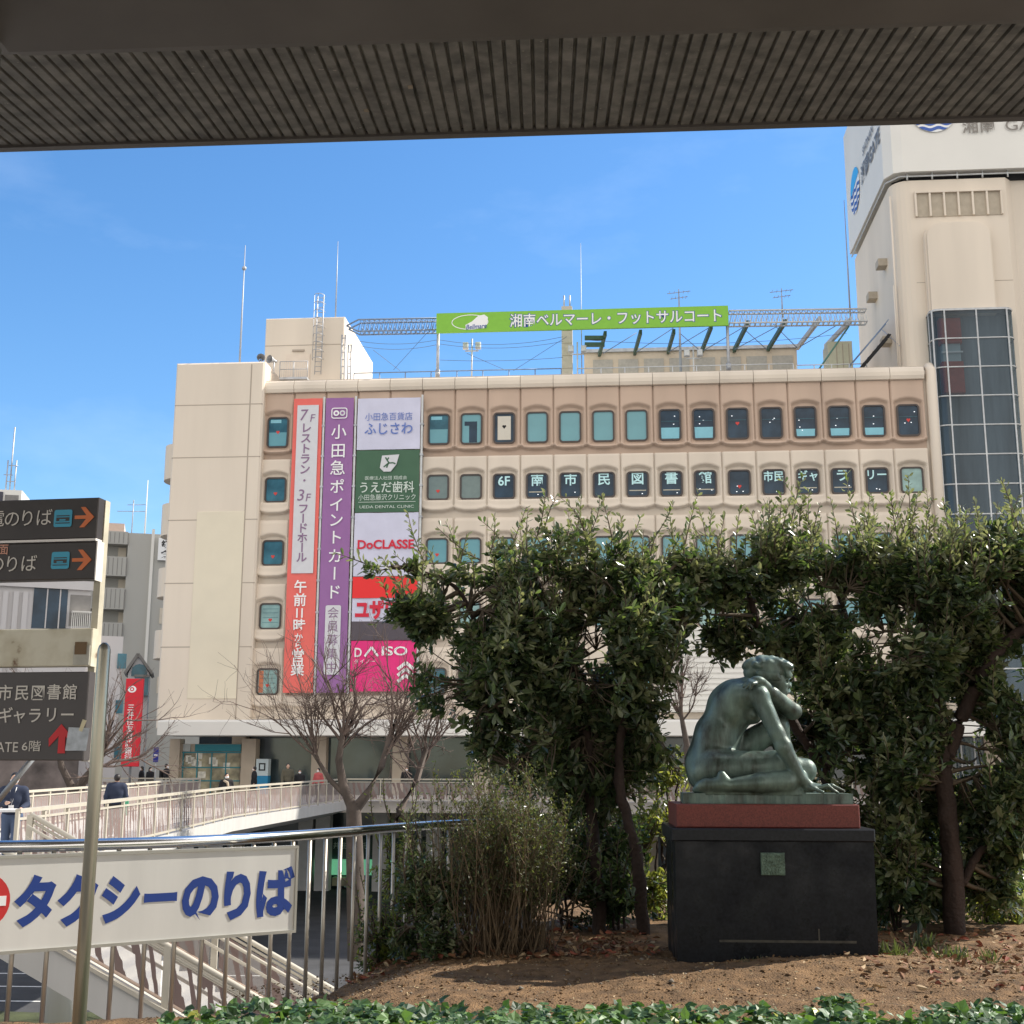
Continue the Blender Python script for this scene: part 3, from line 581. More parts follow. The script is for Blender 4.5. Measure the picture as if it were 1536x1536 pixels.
while z > 0: q.tube([(x*1.0, y-.03, z) for x, y in prof], .05, gp, 5); z -= dzz
q.build('mullion', t)
redp = mat('lift_car_red', (.45, .06, .04), .5, var=.15); cx0, cz1_ = BF.hit(1408, 478, TY-.6); cx1, cz0_ = BF.hit(1448, 590, TY-.6)
q = MB(); H = cz1_-cz0_; q.bevbox(cx0, cx1, TY-.75, TY-.1, cz0_, cz0_+H*.42, redp, .05); q.bevbox(cx0, cx1, TY-.75, TY-.1, cz0_+H*.66, cz1_, redp, .05); q.box(cx0+.1, cx1-.1, TY-.6, TY-.1, cz0_+H*.42, cz0_+H*.66, mat('pale_sign', (0, 0, 0))); q.box(cx0, cx1, TY-.78, TY-.7, cz0_+H*.53, cz0_+H*.55, white); q.build('lift_car', t)
# white sign crown
cx0, cz = BF.hit(1335, 262, TY-.5); q = MB(); ctop = BF.hit(1400, 60, TY)[1]; czb = tz+.45
q.prism([(tx0-.35, 14), (tx0-.35, TY+.6), (tx0+.1, TY-.2), (tx0+.7, TY-.4), (fx1, TY-.4), (fx1, 14)], czb, ctop, whitewall); q.build('sign_crown', t)
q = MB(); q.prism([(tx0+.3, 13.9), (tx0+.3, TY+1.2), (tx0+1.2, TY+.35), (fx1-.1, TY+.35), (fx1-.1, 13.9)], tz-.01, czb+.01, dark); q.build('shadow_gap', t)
q = MB(); q.tube([(tx0-.2, 14, tz+.25), (tx0-.2, TY+.8, tz+.25), (tx0+.5, TY-.1, tz+.25), (tx1+5, TY-.1, tz+.25)], .06, gp, 5)
for k in range(7): q.tube([(tx0+1+k*1.6, TY-.1, tz), (tx0+1+k*1.6, TY-.1, tz+.45)], .06, gp, 5)
q.build('gutter_rail', t)
lb = mat('logo_blue', (.05, .12, .42), .5, var=0); ls = mat('logo_sky', (.05, .42, .85), .5, var=0); lg = mat('letter_grey', (.22, .2, .18), .5, .3, var=0)
def logo(q, cx, cz, r, P):
    # disc: sky blue ring above, pale bands with wavy blue stripes below.  P maps (a,c) -> xyz
    def strip(f0, f1, mt, off):
        N = 24; v = []
        for i in range(N+1):
            a = -1+2*i/N
            for f in (f0, f1):
                lim = math.sqrt(max(0, 1-a*a)); c = max(-lim, min(lim, f(a))); v.append(P(cx+a*r, cz+c*r, off))
        q.add(v, [(2*i, 2*i+1, 2*i+3, 2*i+2) for i in range(N)], mt)
    strip(lambda a: -2, lambda a: 2, white, 0); strip(lambda a: .25-.2*a, lambda a: 2, ls, .02)
    for lv in (-.05, -.36, -.66, -.92): strip(lambda a: lv+.05*math.sin(a*9), lambda a: lv+.15+.05*math.sin(a*9), lb, .02)
x, z = BF.hit(1400, 172, TY-.45); q = MB(); r = 1.5; logo(q, x, z+.25, r, lambda a, c, o: (a, TY-.42-.06-o, c)); q.build('round_emblem', t)
q = MB(); lx0 = BF.hit(1442, 190, TY-.4)[0]; lz = BF.hit(1490, 189, TY-.4)[1]; ch = BF.hit(1493, 190, TY-.4)[0]-lx0
for s, off, mt_ in (('湘南GATE', TY-.52, lg),):
    q.text('湘', lx0+ch*.25, lz, ch*.5, off, mt_, .01); q.text('南', lx0+ch*.75, lz, ch*.5, off, mt_, .01); q.text('GATE', lx0+ch*1.1+1.9, lz, ch*.5, off, mt_, 0, 1.15, 0, 0, True)
q.build('lettering', t)
q = MB(); X = tx0-.36
zz = tz+3.4
logo(q, 10.6, zz+.6, 1.7, lambda a, c, o: (X-.03-o, 14.9-a if False else a, c))
m2 = MB(); m2.text('湘南GATE', 0, 0, 1.5, 0, lg, .03, 1, 0, 0, True); m2.text('SHONAN', -.5, 1.45, .9, 0, lg, .02, 1, 0, 0, True)
q.add([(X-.06, 5.0-v[0]*.95, zz+.5+v[2]) for v in m2.v], m2.f, lg); q.build('side_lettering', t)
# fittings on the side wall
for px, py, lab in ((1322, 398, ''), (1290, 448, ''), (1312, 515, '')):
    YY = 7 if px < 1300 else 3.5
    z = BF.hit(px, py, YY)[1]; q = MB(); q.prism([(tx0-.6, YY), (tx0+.05, YY), (tx0+.05, YY+.9), (tx0-.6, YY+.9)], z, z+.5, louv); q.build('vent_hood', t)
q = MB()
for y in (1.2, 1.6): q.tube([(tx0-.12, y, ROOF), (tx0-.12, y, tz-(1 if y < 1.5 else 7))], .07, cream, 6)
q.tube([(tx0-.12, .9, ROOF+2), (tx0-.12, 6, ROOF+5)], .03, metal_grey, 5); q.build('drainpipe', t)
t2 = thing('roof_stair', 'dark steel roof stair leaning against the tower side wall', 'stair', BF.w(tx0-.2, 1.5, ROOF), -PSI); q = MB()
for y in (0, .8): q.bar((-3, y, 0), (-.4, y, 3.0), .06, .18, dark)
q.build('stringer', t2); q = MB()
for k in range(9): u = k/8; q.box(-3+2.6*u-.12, -3+2.6*u+.12, .04, .76, 3*u, 3*u+.04, dark)
q.build('tread', t2)
q = MB()
for y in (0, .8): q.tube([(-3, y, 1), (-.4, y, 4)], .03, steel_blue, 5); q.tube([(-3, y, 0), (-3, y, 1)], .03, steel_blue, 5)
q.build('handrail', t2)
t2 = thing('ladder_frame', 'slanting green steel ladder frame in front of roof cabinet', 'ladder', BF.w(tx0-4.2, 2.6, ROOF), -PSI); q = MB()
for y in (0, .6): q.tube([(-1.6, y, 0), (1.4, y, 4.2)], .05, mat('ladder_green', (.10, .22, .18), .5, var=.1), 6)
q.build('rail', t2)
for k in range(10): u = k/9; q = MB(); q.tube([(-1.6+3*u, 0, 4.2*u), (-1.6+3*u, .6, 4.2*u)], .03, mat('ladder_green', (0, 0, 0)), 5); q.build('rung', t2)
# ------------------------------------------------------------------ banners hung on the facade
BY = -.62
def bx(px, py): return BF.hit(px, py, BY)
zt_, zb_ = bx(500, 597)[1], bx(500, 1039)[1]
def banner(pxa, pxb, za, zb, col, lab, mname, grp='advertising banners on the store'):
    x0, x1 = bx(pxa, 600)[0], bx(pxb, 600)[0]; t = thing('advertising_banner', lab, 'banner', BF.w((x0+x1)/2, BY, zb), -PSI, grp); h = za-zb; w = (x1-x0)/2
    N = 10; v = []
    cl = mat(mname, col, .6, var=.05, scale=1, bump=.35, bscale=2.2)
    q = MB(); rr = random.Random(len(lab))
    for j in range(13):
        for i in range(N+1): v.append((-w+2*w*i/N, -.0+.025*math.sin(i*1.3+j*.7+rr.random()), h*j/12))
    q.add(v, [(j*(N+1)+i, j*(N+1)+i+1, (j+1)*(N+1)+i+1, (j+1)*(N+1)+i) for j in range(12) for i in range(N)], cl, True); q.build('cloth', t)
    return t, x0, x1, w, h
coral = (.78, .15, .125); greyw = mat('banner_grey_panel', (.63, .63, .66), .6, var=.03); plum = mat('plum_letter', (.25, .15, .26), .6, var=0)
t, x0, x1, w, h = banner(441, 484, zt_, zb_, coral, 'coral red vertical banner with white panel listing restaurant floors, leftmost banner', 'coral_cloth')
def L(px, py, X=None): a, z = bx(px, py); return a-(x0+x1)/2, z-zb_
q = MB(); a0, a1 = -w*.72, w*.76; zp1, zp0 = L(460, 608)[1], L(460, 860)[1]; q.sheet([(a0, zp0), (a1, zp0), (a1, zp1), (a0, zp1)], -.05, greyw); q.build('white_panel', t)
q = MB(); sz = .78
def vt(q, items, col, px=None):
    for ch, py, s in items:
        _, z = L(460, py); q.text(ch, items_x, z, s, -.07, col, .02, 1, -math.pi/2 if ch == 'ー' else 0)
items_x = -.05
q.text('7', -.2, L(460, 622)[1], 1.05, -.07, plum, 0, 1, 0, .15); q.text('F', .35, L(460, 627)[1], .72, -.07, plum, 0, 1, 0, .15)
vt(q, [(c, 642+i*15.5, .72) for i, c in enumerate('レストラン')], plum); q.text('・', -.05, L(460, 721)[1], .7, -.07, plum)
q.text('3', -.25, L(460, 742)[1], 1.05, -.07, plum, 0, 1, 0, .15); q.text('F', .25, L(460, 746)[1], .72, -.07, plum, 0, 1, 0, .15)
vt(q, [(c, 763+i*14.6, .70) for i, c in enumerate('フードホール')], plum)
vt(q, [('午', 880, .84), ('前', 900, .84), ('時', 938, .82), ('か', 956, .55), ('ら', 968, .55), ('営', 984, .86), ('業', 1004, .86)], white); q.text('11', -.05, L(460, 919)[1], .8, -.07, white, .03, .8, 0, 0, True)
q.build('lettering', t)
t, x0, x1, w, h = banner(489, 531, zt_, zb_, (.30, .135, .34), 'purple vertical banner advertising a points card in white characters', 'purple_cloth')
q = MB()
for ch, py in zip('小田急ポイントカード', (648, 676, 702, 730, 757, 780, 806, 834, 860, 888)):
    q.text(ch, 0, L(510, py)[1], 1.02 if py < 720 else .98, -.06, white, .008, 1, -math.pi/2 if ch == 'ー' else 0)
pz1, pz0 = L(510, 908)[1], L(510, 1012)[1]; q.build('lettering', t)
q = MB(); q.sheet([(a*.98, (pz0+pz1)/2+c) for a, c in rrect(.5, (pz1-pz0)/2, .12)], -.055, greyw); vv = plum
for i, ch in enumerate('会員募集中'): q.text(ch, 0, L(510, 919+i*20.5)[1], .74, -.065, vv)
q.build('white_panel', t)
q = MB(); lz = L(510, 620)[1]; ro = rrect(.52, .36, .16); ri = rrect(.46, .30, .12); n = len(ro)
q.add([(a, -.06, lz+c) for a, c in ro+ri], [(i, (i+1) % n, n+(i+1) % n, n+i) for i in range(n)], white); pcl = mat('purple_cloth', (0, 0, 0))
for s, mt_ in ((-.2, white), (.2, greyw)):
    q.sheet([(s+.19*math.cos(R(a)), lz+.19*math.sin(R(a))) for a in range(0, 360, 20)], -.062, mt_); q.sheet([(s+.09*math.cos(R(a)), lz+.09*math.sin(R(a))) for a in range(0, 360, 20)], -.066, pcl)
q.build('emblem', t)
# stacked banner column
def st(pya, pyb, col, lab, nm):
    global x0, x1, w, h, zbb
    za, zbb = bx(585, pya)[1], bx(585, pyb)[1]; r = banner(537, 631, za, zbb, col, lab, nm); x0, x1, w, h = r[1:]; return r[0]
def LL(px, py): a, z = bx(px, py); return a-(x0+x1)/2, z-zbb
lav = (.60, .60, .74); periw = mat('periwinkle_letter', (.12, .19, .50), .6, var=0)
t = st(597, 674, lav, 'pale lavender square banner with blue store lettering, top of the stack', 'lavender_cloth')
q = MB(); q.textw('小田急百貨店', -w*.75, w*.75, LL(585, 625)[1], .56, -.06, periw, .0); q.textw('ふじさわ', -w*.76, w*.76, LL(585, 643)[1], .86, -.06, periw, .012); q.build('lettering', t)
t = st(675, 768, (.055, .13, .075), 'dark green dental clinic banner with white shield emblem', 'green_cloth'); paleg = mat('pale_green_letter', (.6, .68, .62), .6, var=0)
q = MB(); q.textw('医療法人社団 翔成会', -w*.7, w*.62, LL(585, 717)[1], .27, -.06, paleg); q.textw('うえだ歯科', -w*.85, w*.85, LL(585, 731)[1], .78, -.06, paleg, .01); q.textw('小田急藤沢クリニック', -w*.9, w*.9, LL(585, 746)[1], .42, -.06, paleg); q.box(-w*.9, w*.9, -.062, -.058, LL(585, 753)[1]-.015, LL(585, 753)[1]+.015, paleg); q.textw('UEDA DENTAL CLINIC', -w*.85, w*.85, LL(585, 760)[1], .26, -.06, paleg); q.build('lettering', t)
q = MB(); cx, cz = LL(583, 695); q.poly([(cx-.42, cz+.5), (cx+.68, cz+.56), (cx+.5, cz-.1), (cx+.15, cz-.55), (cx-.3, cz-.55), (cx-.55, cz-.3)], -.065, -.055, greyw)
for a, b2 in (((-.3, -.25), (0, 0)), ((0, 0), (.3, .02)), ((.05, 0), (-.1, .2)), ((-.1, .2), (-.2, .38)), ((-.1, .2), (.02, .36)), ((.3, .02), (.45, -.06)), ((0, 0), (-.12, -.3))): q.bar((cx+a[0], -.07, cz+a[1]), (cx+b2[0], -.07, cz+b2[1]), .01, .09, mat('green_cloth', (0, 0, 0)))
q.build('emblem', t)
t = st(769, 864, lav, 'pale lavender banner with bold red serif lettering', 'lavender_cloth'); redl = mat('crimson_letter', (.62, .02, .05), .6, var=0)
q = MB(); q.textw('DoCLASSE', -w*.88, w*.88, LL(585, 816)[1], .78, -.06, redl, .03); q.build('lettering', t)
t = st(865, 960, lav, 'banner with red top, white red-lettered middle and grey bottom bands', 'lavender_cloth')
zr = LL(585, 897)[1]; zg = LL(585, 932)[1]
q = MB(); q.sheet([(-w, zr), (w, zr), (w, h), (-w, h)], -.05, mat('scarlet_band', (.80, .03, .03), .6, var=0)); q.sheet([(-w, 0), (w, 0), (w, zg), (-w, zg)], -.05, mat('charcoal_band', (.09, .075, .09), .6, var=.05)); q.build('colour_band', t)
q = MB(); q.textw('ユザワヤ', -w*.9, w*.9, (zr+zg)/2, 1.25, -.06, redl, .05); q.build('lettering', t)
t = st(961, 1037, (.78, .03, .21), 'hot pink banner with white lettering and stacked upward arrows, bottom of the stack', 'pink_cloth')
q = MB(); q.textw('D', -w*.88, -w*.66, LL(585, 978)[1], .78, -.06, white, .02); q.textw('ISO', -w*.05, w*.74, LL(585, 976)[1], .76, -.06, white, .02); zz = LL(585, 978)[1]
for s in (-1, 1): q.bar((-w*.36, -.06, zz+.3), (-w*.36+s*.42, -.06, zz-.27), .01, .13, white)
q.textw('ダイソー', -w*.88, -w*.25, LL(585, 992)[1], .3, -.06, white); q.build('lettering', t)
q = MB(); ax, az = LL(609, 999)
for k in range(3):
    for s in (-1, 1): q.bar((ax, -.06, az+.2-k*.38), (ax+s*.5, -.06, az-.2-k*.38), .01, .2, white)
q.build('arrow_mark', t)
# pale frames that carry the banners
for px, lab in ((486.5, 'thin pale banner rail between the red and purple banners'), (534, 'thin pale banner rail between purple banner and banner stack'), (633.5, 'thin pale banner rail right of the banner stack')):
    x, _ = bx(px, 600); t = thing('banner_rail', lab, 'rail', BF.w(x, BY+.1, zb_-.1), -PSI, 'rails holding the banners'); q = MB(); q.box(-.06, .06, -.1, .06, 0, zt_-zb_+.2, gp); q.build('bar', t); q = MB()
    for k in range(9): q.box(-.1, .1, -.13, .4, 1+k*2, 1.12+k*2, metal_grey)
    q.build('clamp', t)
# ------------------------------------------------------------------ distant buildings on the left
gren = mat('grey_render', (.42, .41, .38), .8, var=.06, scale=.3, streak=True); gdark = mat('grey_recess', (.22, .21, .2), .8, var=.1); creamd = mat('cream_door', (.62, .55, .45), .7, var=.05)
AF = Frame(at(200, 1147, 105), .27)
t = thing('apartment_block', 'grey apartment block with stacked balconies behind the signpost', 'apartment block', AF.o, AF.yaw); AF.o.z = 0
t.location = AF.o
x0, zt2 = AF.hit(150, 797); xm, _ = AF.hit(193, 800); x1, _ = AF.hit(262, 800)
q = MB(); q.box(x0-6, xm, 1.3, 12, -5.5, zt2, gren); q.box(xm, x1+4, 0, 12, -5.5, zt2, gren); xv = AF.hit(224, 900)[0]; q.box(xv-.12, xv+.12, -.12, .02, -5, zt2+.4, whitewall); q.build('wall', t)
for ya, yb in ((797, 816), (835, 864), (882, 914), (934, 960)):
    za, zb = AF.hit(170, ya)[1], AF.hit(170, yb)[1]; q = MB(); q.box(x0-6, xm-.02, -.15, 1.29, zb, za, gren)
    for k in range(24): q.box(x0-6+k*.36, x0-5.95+k*.36, -.165, -.1, zb+.1, za-.1, gdark)
    q.build('balcony', t)
for ya, yb in ((820, 834), (868, 881), (918, 933)):
    za, zb = AF.hit(180, ya)[1], AF.hit(180, yb)[1]; xa, xb = AF.hit(177, ya)[0], AF.hit(189, ya)[0]; q = MB(); q.box(xa, xb, 1.2, 1.29, zb-.6, za+.1, creamd); q.build('door', t)
for (pa, pb) in (((240, 912), (252, 936)), ((236, 1015), (250, 1040))):
    xa, za = AF.hit(*pa); xb, zb = AF.hit(*pb); q = MB(); q.box(xa, xb, -.06, .02, zb, za, creamd); q.build('window', t)
q = MB(); q.box(AF.hit(160, 800)[0], AF.hit(184, 800)[0], 3, 8, zt2, AF.hit(170, 775)[1], mat('pink_render', (.55, .42, .35), .8, var=.05)); q.build('roof_house', t)
sx, szz = AF.hit(248, 825, -.2); q = MB(); q.box(sx-.6, sx+.6, -.3, -.05, szz-.9, szz+1.0, white); q.build('wall_sign', t)
q.v, q.f, q.mi, q.mats, q.sm = [], [], [], [], []; q.vtext('鎌倉', sx, szz+.9, szz-.8, .7, -.32, dark, .02); q.build('sign_lettering', t)
x, z = AF.hit(199, 775, 2); q = MB(); q.tube([(x, 2, zt2-.2), (x, 2, AF.hit(199, 750, 2)[1])], .05, metal_grey, 5); [q.tube([(x+a, 2, zt2+b2), (x+c, 2, zt2+b2+.1)], .03, metal_grey, 4) for a, b2, c in ((-1.3, 2.2, 1), (-.5, 2.8, 1))]; q.build('aerial', t)
x, z = AF.hit(222, 720, 2); q = MB(); q.tube([(x, 2, zt2-.2), (x, 2, z)], [.08, .03], whitewall, 5); q.build('roof_pole', t)
HF = Frame(at(60, 1147, 62), .40); HF.o.z = 0
t = thing('low_office', 'low pale grey building with dark corner glazing behind the brown signs', 'office building', HF.o, HF.yaw); lite = mat('light_render', (.52, .50, .5), .75, var=.06, scale=.4, streak=True)
x1, zt3 = HF.hit(137, 876); x0 = HF.hit(-40, 880)[0]; xb_ = HF.hit(186, 950, 9)[0]
q = MB(); q.box(x0-5, x1, 0, 5, -5.5, zt3, lite); q.box(x1-.2, HF.hit(185, 960, 1.2)[0], 1.2, 5, -5.5, HF.hit(150, 950)[1], lite)
for px in (8, 24, 38): xx = HF.hit(px, 900)[0]; q.box(xx-.12, xx+.12, -.12, .01, -5, zt3-.6, lite)
q.box(x0-5, x1+.1, -.2, .02, zt3-.35, zt3+.1, lite); q.build('wall', t)
for (a, b2, mt_, nm) in (((52, 874), (98, 944), gl_dark, 'window'), ((106, 892), (134, 940), gdark, 'balcony_recess')):
    xa, za = HF.hit(*a); xb2, zb = HF.hit(*b2); q = MB(); q.box(xa, xb2, -.04, .02, zb, za, mt_)
    if nm == 'window': [q.box(xa+(xb2-xa)*u-.03, xa+(xb2-xa)*u+.03, -.08, -.03, zb, za, lite) for u in (.4, .78)]
    q.build(nm, t)
xa, za = HF.hit(107, 918); xb2, zb = HF.hit(134, 945); q = MB(); q.box(xa, xb2, -.6, -.05, za-.06, za, whitewall); [q.box(xa+(xb2-xa)*k/10, xa+(xb2-xa)*k/10+.03, -.6, -.55, zb, za, whitewall) for k in range(11)]; q.build('balcony_rail', t)
for (a, b2) in (((177, 980), (189, 1003)), ((174, 1050), (184, 1070)), ((172, 1120), (181, 1140))):
    xa, za = HF.hit(*a, 1.1); xb2, zb = HF.hit(*b2, 1.1); q = MB(); q.box(xa, xb2, 1.13, 1.22, zb, za, gl_mid); q.build('window', t)
q = MB(); q.box(x0-5, x1-.02, -.3, -.05, .1, 2.6, mat('ground_shop', (.16, .13, .12), .6, var=.6, scale=.9)); q.build('shopfront', t)
GF = Frame(at(207, 1147, 84), .26); GF.o.z = 0
t = thing('gabled_house', 'small gabled grey house with arched window behind the red bank banner', 'house', GF.o, GF.yaw)
xa, ze = GF.hit(192, 1010); xb2, _ = GF.hit(224, 1010); xm, zk = GF.hit(207, 983); q = MB(); q.poly([(xa, -5.5), (xb2, -5.5), (xb2, ze), (xm, zk), (xa, ze)], 0, 4, lite); q.build('wall', t)
q = MB(); q.bar((xa-.2, 1.9, ze), (xm, 1.9, zk+.1), 4.2, .18, gdark); q.bar((xb2+.2, 1.9, ze), (xm, 1.9, zk+.1), 4.2, .18, gdark); q.build('roof', t)
wx, wz = GF.hit(209, 1005); q = MB(); q.poly([(wx-.5, wz-.4), (wx+.5, wz-.4)]+[(wx+.5*math.cos(R(a)), wz-.1+.5*math.sin(R(a))) for a in range(0, 181, 30)], -.05, .01, gl_mid); q.build('window', t)
xa, za = GF.hit(203, 1016); xb2, zb = GF.hit(222, 1044); q = MB(); q.box(xa, xb2, -.5, -.01, zb, za, gl_mid); q.box(xa-.05, xb2+.05, -.55, 0, za, za+.15, gdark); q.build('bay_window', t)
DF = Frame(at(10, 1147, 140), .2); DF.o.z = 0
t = thing('distant_tower_block', 'distant white tower block with roof antennas at the far left', 'tower block', DF.o, DF.yaw)
x0, z1 = DF.hit(-25, 733); x1, _ = DF.hit(33, 735); q = MB(); q.box(x0, x1, 0, 12, -5.5, z1, whitewall); q.box(x0, DF.hit(5, 740)[0], -.2, 0, -5.5, z1-.3, mat('dark_clad', (.06, .06, .08), .6, var=.1)); q.build('wall', t)
q = MB(); [q.box(DF.hit(8, 740)[0], x1-.3, -.06, .02, z1-1.4-k*3.2, z1-.6-k*3.2, gdark) for k in range(8)]; q.build('window_band', t)
q = MB(); [q.tube([(DF.hit(px, 735)[0], 2, z1-.2), (DF.hit(px, 735)[0], 2, DF.hit(px, py, 2)[1])], .08, metal_grey, 4) for px, py in ((3, 690), (9, 640), (16, 690))]; [q.tube([(DF.hit(px-7, 735)[0], 2, DF.hit(px, py, 2)[1]), (DF.hit(px+7, 735)[0], 2, DF.hit(px, py, 2)[1])], .05, metal_grey, 4) for px, py in ((5, 712), (12, 698), (10, 722))]; q.build('aerial', t)
# red bank banner on its pole
RF = Frame(at(199, 1147, 60), .05); RF.o.z = 0
t = thing('bank_banner', 'tall red vertical banner with white ring emblem left of the store', 'banner', RF.o, RF.yaw)
xa, za = RF.hit(190, 1018); xb2, zb = RF.hit(208, 1150); q = MB(); q.bevbox(xa, xb2, -.1, .1, zb, za, mat('bank_red', (.62, .02, .035), .6, var=.04), .02); q.build('panel', t)
q = MB(); q.tube([((xa+xb2)/2, .12, -.3), ((xa+xb2)/2, .12, za)], .06, metal_grey, 6); q.build('pole', t)
cx, cz = RF.hit(199, 1034); q = MB(); q.sheet([(cx+.2*math.cos(R(a)), cz+.16*math.sin(R(a))) for a in range(0, 360, 20)], -.11, white); q.sheet([(cx+.1*math.cos(R(a)), cz+.1*math.sin(R(a))) for a in range(0, 360, 20)], -.113, mat('bank_red', (0, 0, 0))); q.sheet([(cx+.05*math.cos(R(a)), cz+.05*math.sin(R(a))) for a in range(0, 360, 30)], -.116, white); q.build('emblem', t)
q = MB(); q.vtext('三井住友信託銀行', cx, RF.hit(199, 1056)[1], RF.hit(199, 1142)[1], .34, -.11, white, .01); q.build('lettering', t)
# blue parking sign near it
x, z = RF.hit(234, 1132, 2); t = thing('blue_sign', 'small blue vertical street sign beside the store entrance', 'sign', RF.w(x, 2, 0), 0); q = MB(); q.box(-.12, .12, -.03, .03, z-.35, z+.35, mat('sign_blue', (.02, .03, .25), .5, var=0)); q.box(-.08, .08, -.036, -.03, z-.05, z+.02, white); q.build('plate', t); q = MB(); q.tube([(0, .04, -.01), (0, .04, z+.3)], .03, metal_grey, 6); q.build('post', t)
# ------------------------------------------------------------------ footbridge and stair
bw = mat('bridge_cream', (.46, .42, .345), .55, var=.06); slabw = mat('bridge_fascia', (.50, .485, .46), .6, var=.06, streak=True)
def panel_mat():
    M = bpy.data.materials.new('branch_panel'); M.use_nodes = True; n = M.node_tree; p = n.nodes['Principled BSDF']; p.inputs['Roughness'].default_value = .5
    t = n.nodes.new('ShaderNodeTexCoord'); mpn = n.nodes.new('ShaderNodeMapping'); mpn.inputs['Scale'].default_value = (3.2, 3.2, .8); w = n.nodes.new('ShaderNodeTexWave'); w.bands_direction = 'DIAGONAL'
    w.inputs['Scale'].default_value = .8; w.inputs['Distortion'].default_value = 7; w.inputs['Detail'].default_value = 3; w.inputs['Detail Scale'].default_value = 1.3
    r = n.nodes.new('ShaderNodeValToRGB'); r.color_ramp.interpolation = 'CONSTANT'; r.color_ramp.elements[0].color = (.20, .14, .125, 1); r.color_ramp.elements[1].position = .45; r.color_ramp.elements[1].color = (.42, .365, .335, 1)
    n.links.new(t.outputs['Object'], mpn.inputs['Vector']); n.links.new(mpn.outputs['Vector'], w.inputs['Vector']); n.links.new(w.outputs['Fac'], r.inputs['Fac']); n.links.new(r.outputs['Color'], p.inputs['Base Color'])
    g = n.nodes.new('ShaderNodeMath'); g.operation = 'GREATER_THAN'; g.inputs[1].default_value = .45; h = n.nodes.new('ShaderNodeMath'); h.operation = 'MULTIPLY'; h.inputs[1].default_value = .5; tr_ = n.nodes.new('ShaderNodeBsdfTransparent'); ms = n.nodes.new('ShaderNodeMixShader')
    n.links.new(w.outputs['Fac'], g.inputs[0]); n.links.new(g.outputs[0], h.inputs[0]); n.links.new(h.outputs[0], ms.inputs[0]); n.links.new(p.outputs[0], ms.inputs[1]); n.links.new(tr_.outputs[0], ms.inputs[2]); n.links.new(ms.outputs[0], n.nodes['Material Output'].inputs['Surface']); return M
pmat = panel_mat()
RB = [(-8.3, 12, -.2), (-8.45, 22.2, -.2), (-9.0, 30, -.2), (-9.5, 44, -.12), (-8.3, 58, -.02), (-8.0, 62.5, 0)]
LB = [(-13.6, 12, -.2), (-13.7, 22.2, -.2), (-13.8, 30, -.2), (-14.3, 44, -.12), (-15.0, 58, -.02), (-15.2, 62.5, 0)]
t = thing('footbridge', 'cream pedestrian footbridge leading from the station to the store', 'footbridge', (0, 0, 0)); q = MB()
vs = []
for (a, b2) in zip(RB, LB): vs += [(a[0], a[1], a[2]), (b2[0], b2[1], b2[2]), (b2[0]+1, b2[1], b2[2]-.75), (a[0]-1, a[1], a[2]-.75), (a[0], a[1], a[2]-.42)]
n = len(RB); q.add(vs, [(i*5+k, (i+1)*5+k, (i+1)*5+(k+1) % 5, i*5+(k+1) % 5) for i in range(n-1) for k in range(5)], slabw); q.build('deck_slab', t)
for (x, y) in ((-11.5, 34), (-11.6, 50)): q = MB(); q.tube([(x, y, -5.6), (x, y, -.6)], .45, slabw, 14); q.build('pier', t)
def rail_run(path, lab, st, hh=1.05, mid=True):
    t = thing('bridge_railing', lab, 'railing', path[0], 0, 'railings of the footbridge'); o = Vector(path[0]); P = [Vector(p)-o for p in path]
    q = MB(); up = Vector((0, 0, hh))
    for a, b2 in zip(P, P[1:]): q.bar(a+up, b2+up, .09, .07, bw); q.bar(a+up*.87, b2+up*.87, .05, .04, bw); q.bar(a+up*.08, b2+up*.08, .05, .05, bw)
    q.build('top_rail', t); seg = []
    for a, b2 in zip(P, P[1:]):
        k = max(1, round((b2-a).length/st)); seg += [a+(b2-a)*i/k for i in range(k)]
    seg.append(P[-1])
    for a in seg: q = MB(); q.bar(a+Vector((0, 0, -.1)), a+up, .06, .08, bw); q.build('post', t)
    for a, b2 in zip(seg, seg[1:]):
        d = (b2-a); q = MB(); a1, b1 = a+d*.04, a+d*.96; q.add([a1+up*.11, b1+up*.11, b1+up*.84, a1+up*.84], [(0, 1, 2, 3)], pmat); q.build('panel', t)
    return t
rail_run([(x-.05, y, z) for x, y, z in RB[1:]], 'near railing of the footbridge with pink branch-patterned panels', 1.6)
rail_run(LB, 'far railing of the footbridge nearer to the low office', 1.6)
rail_run([(-15.2, 62.6, 0), (-22, 63.2, 0)], 'terrace railing left of the footbridge end', 1.7); rail_run([(-8, 62.4, 0), (-3, 61.8, 0), (6, 61, 0), (18, 60, 0)], 'terrace railing right of the footbridge end behind trees', 2.0)
SD = Vector((1, .06, -.55)); SN = 9.6
ST = thing('bridge_stair', 'wide cream stair with branch-patterned panels descending from the footbridge to the street', 'stair', (-8.2, 19.0, -.2)); Z_ = Vector((0, 0, 1))
for sy in (0, 3.0):
    q = MB(); a = Vector((0, sy, 0)); b2 = a+SD*SN; v = []
    for p in (a, b2):
        for dy in (-.09, .09): v += [p+Vector((0, dy, .10)), p+Vector((0, dy, -.44))]
    q.add(v, [(0, 1, 3, 2), (4, 6, 7, 5), (0, 4, 5, 1), (2, 3, 7, 6), (0, 2, 6, 4), (1, 5, 7, 3)], slabw)
    v = []
    for p in (a, b2):
        for dy in (-.13, .13): v += [p+Vector((0, dy, .16)), p+Vector((0, dy, .10))]
    q.add(v, [(0, 1, 3, 2), (4, 6, 7, 5), (0, 4, 5, 1), (2, 3, 7, 6), (0, 2, 6, 4), (1, 5, 7, 3)], bw); q.build('stringer', ST)
q = MB()
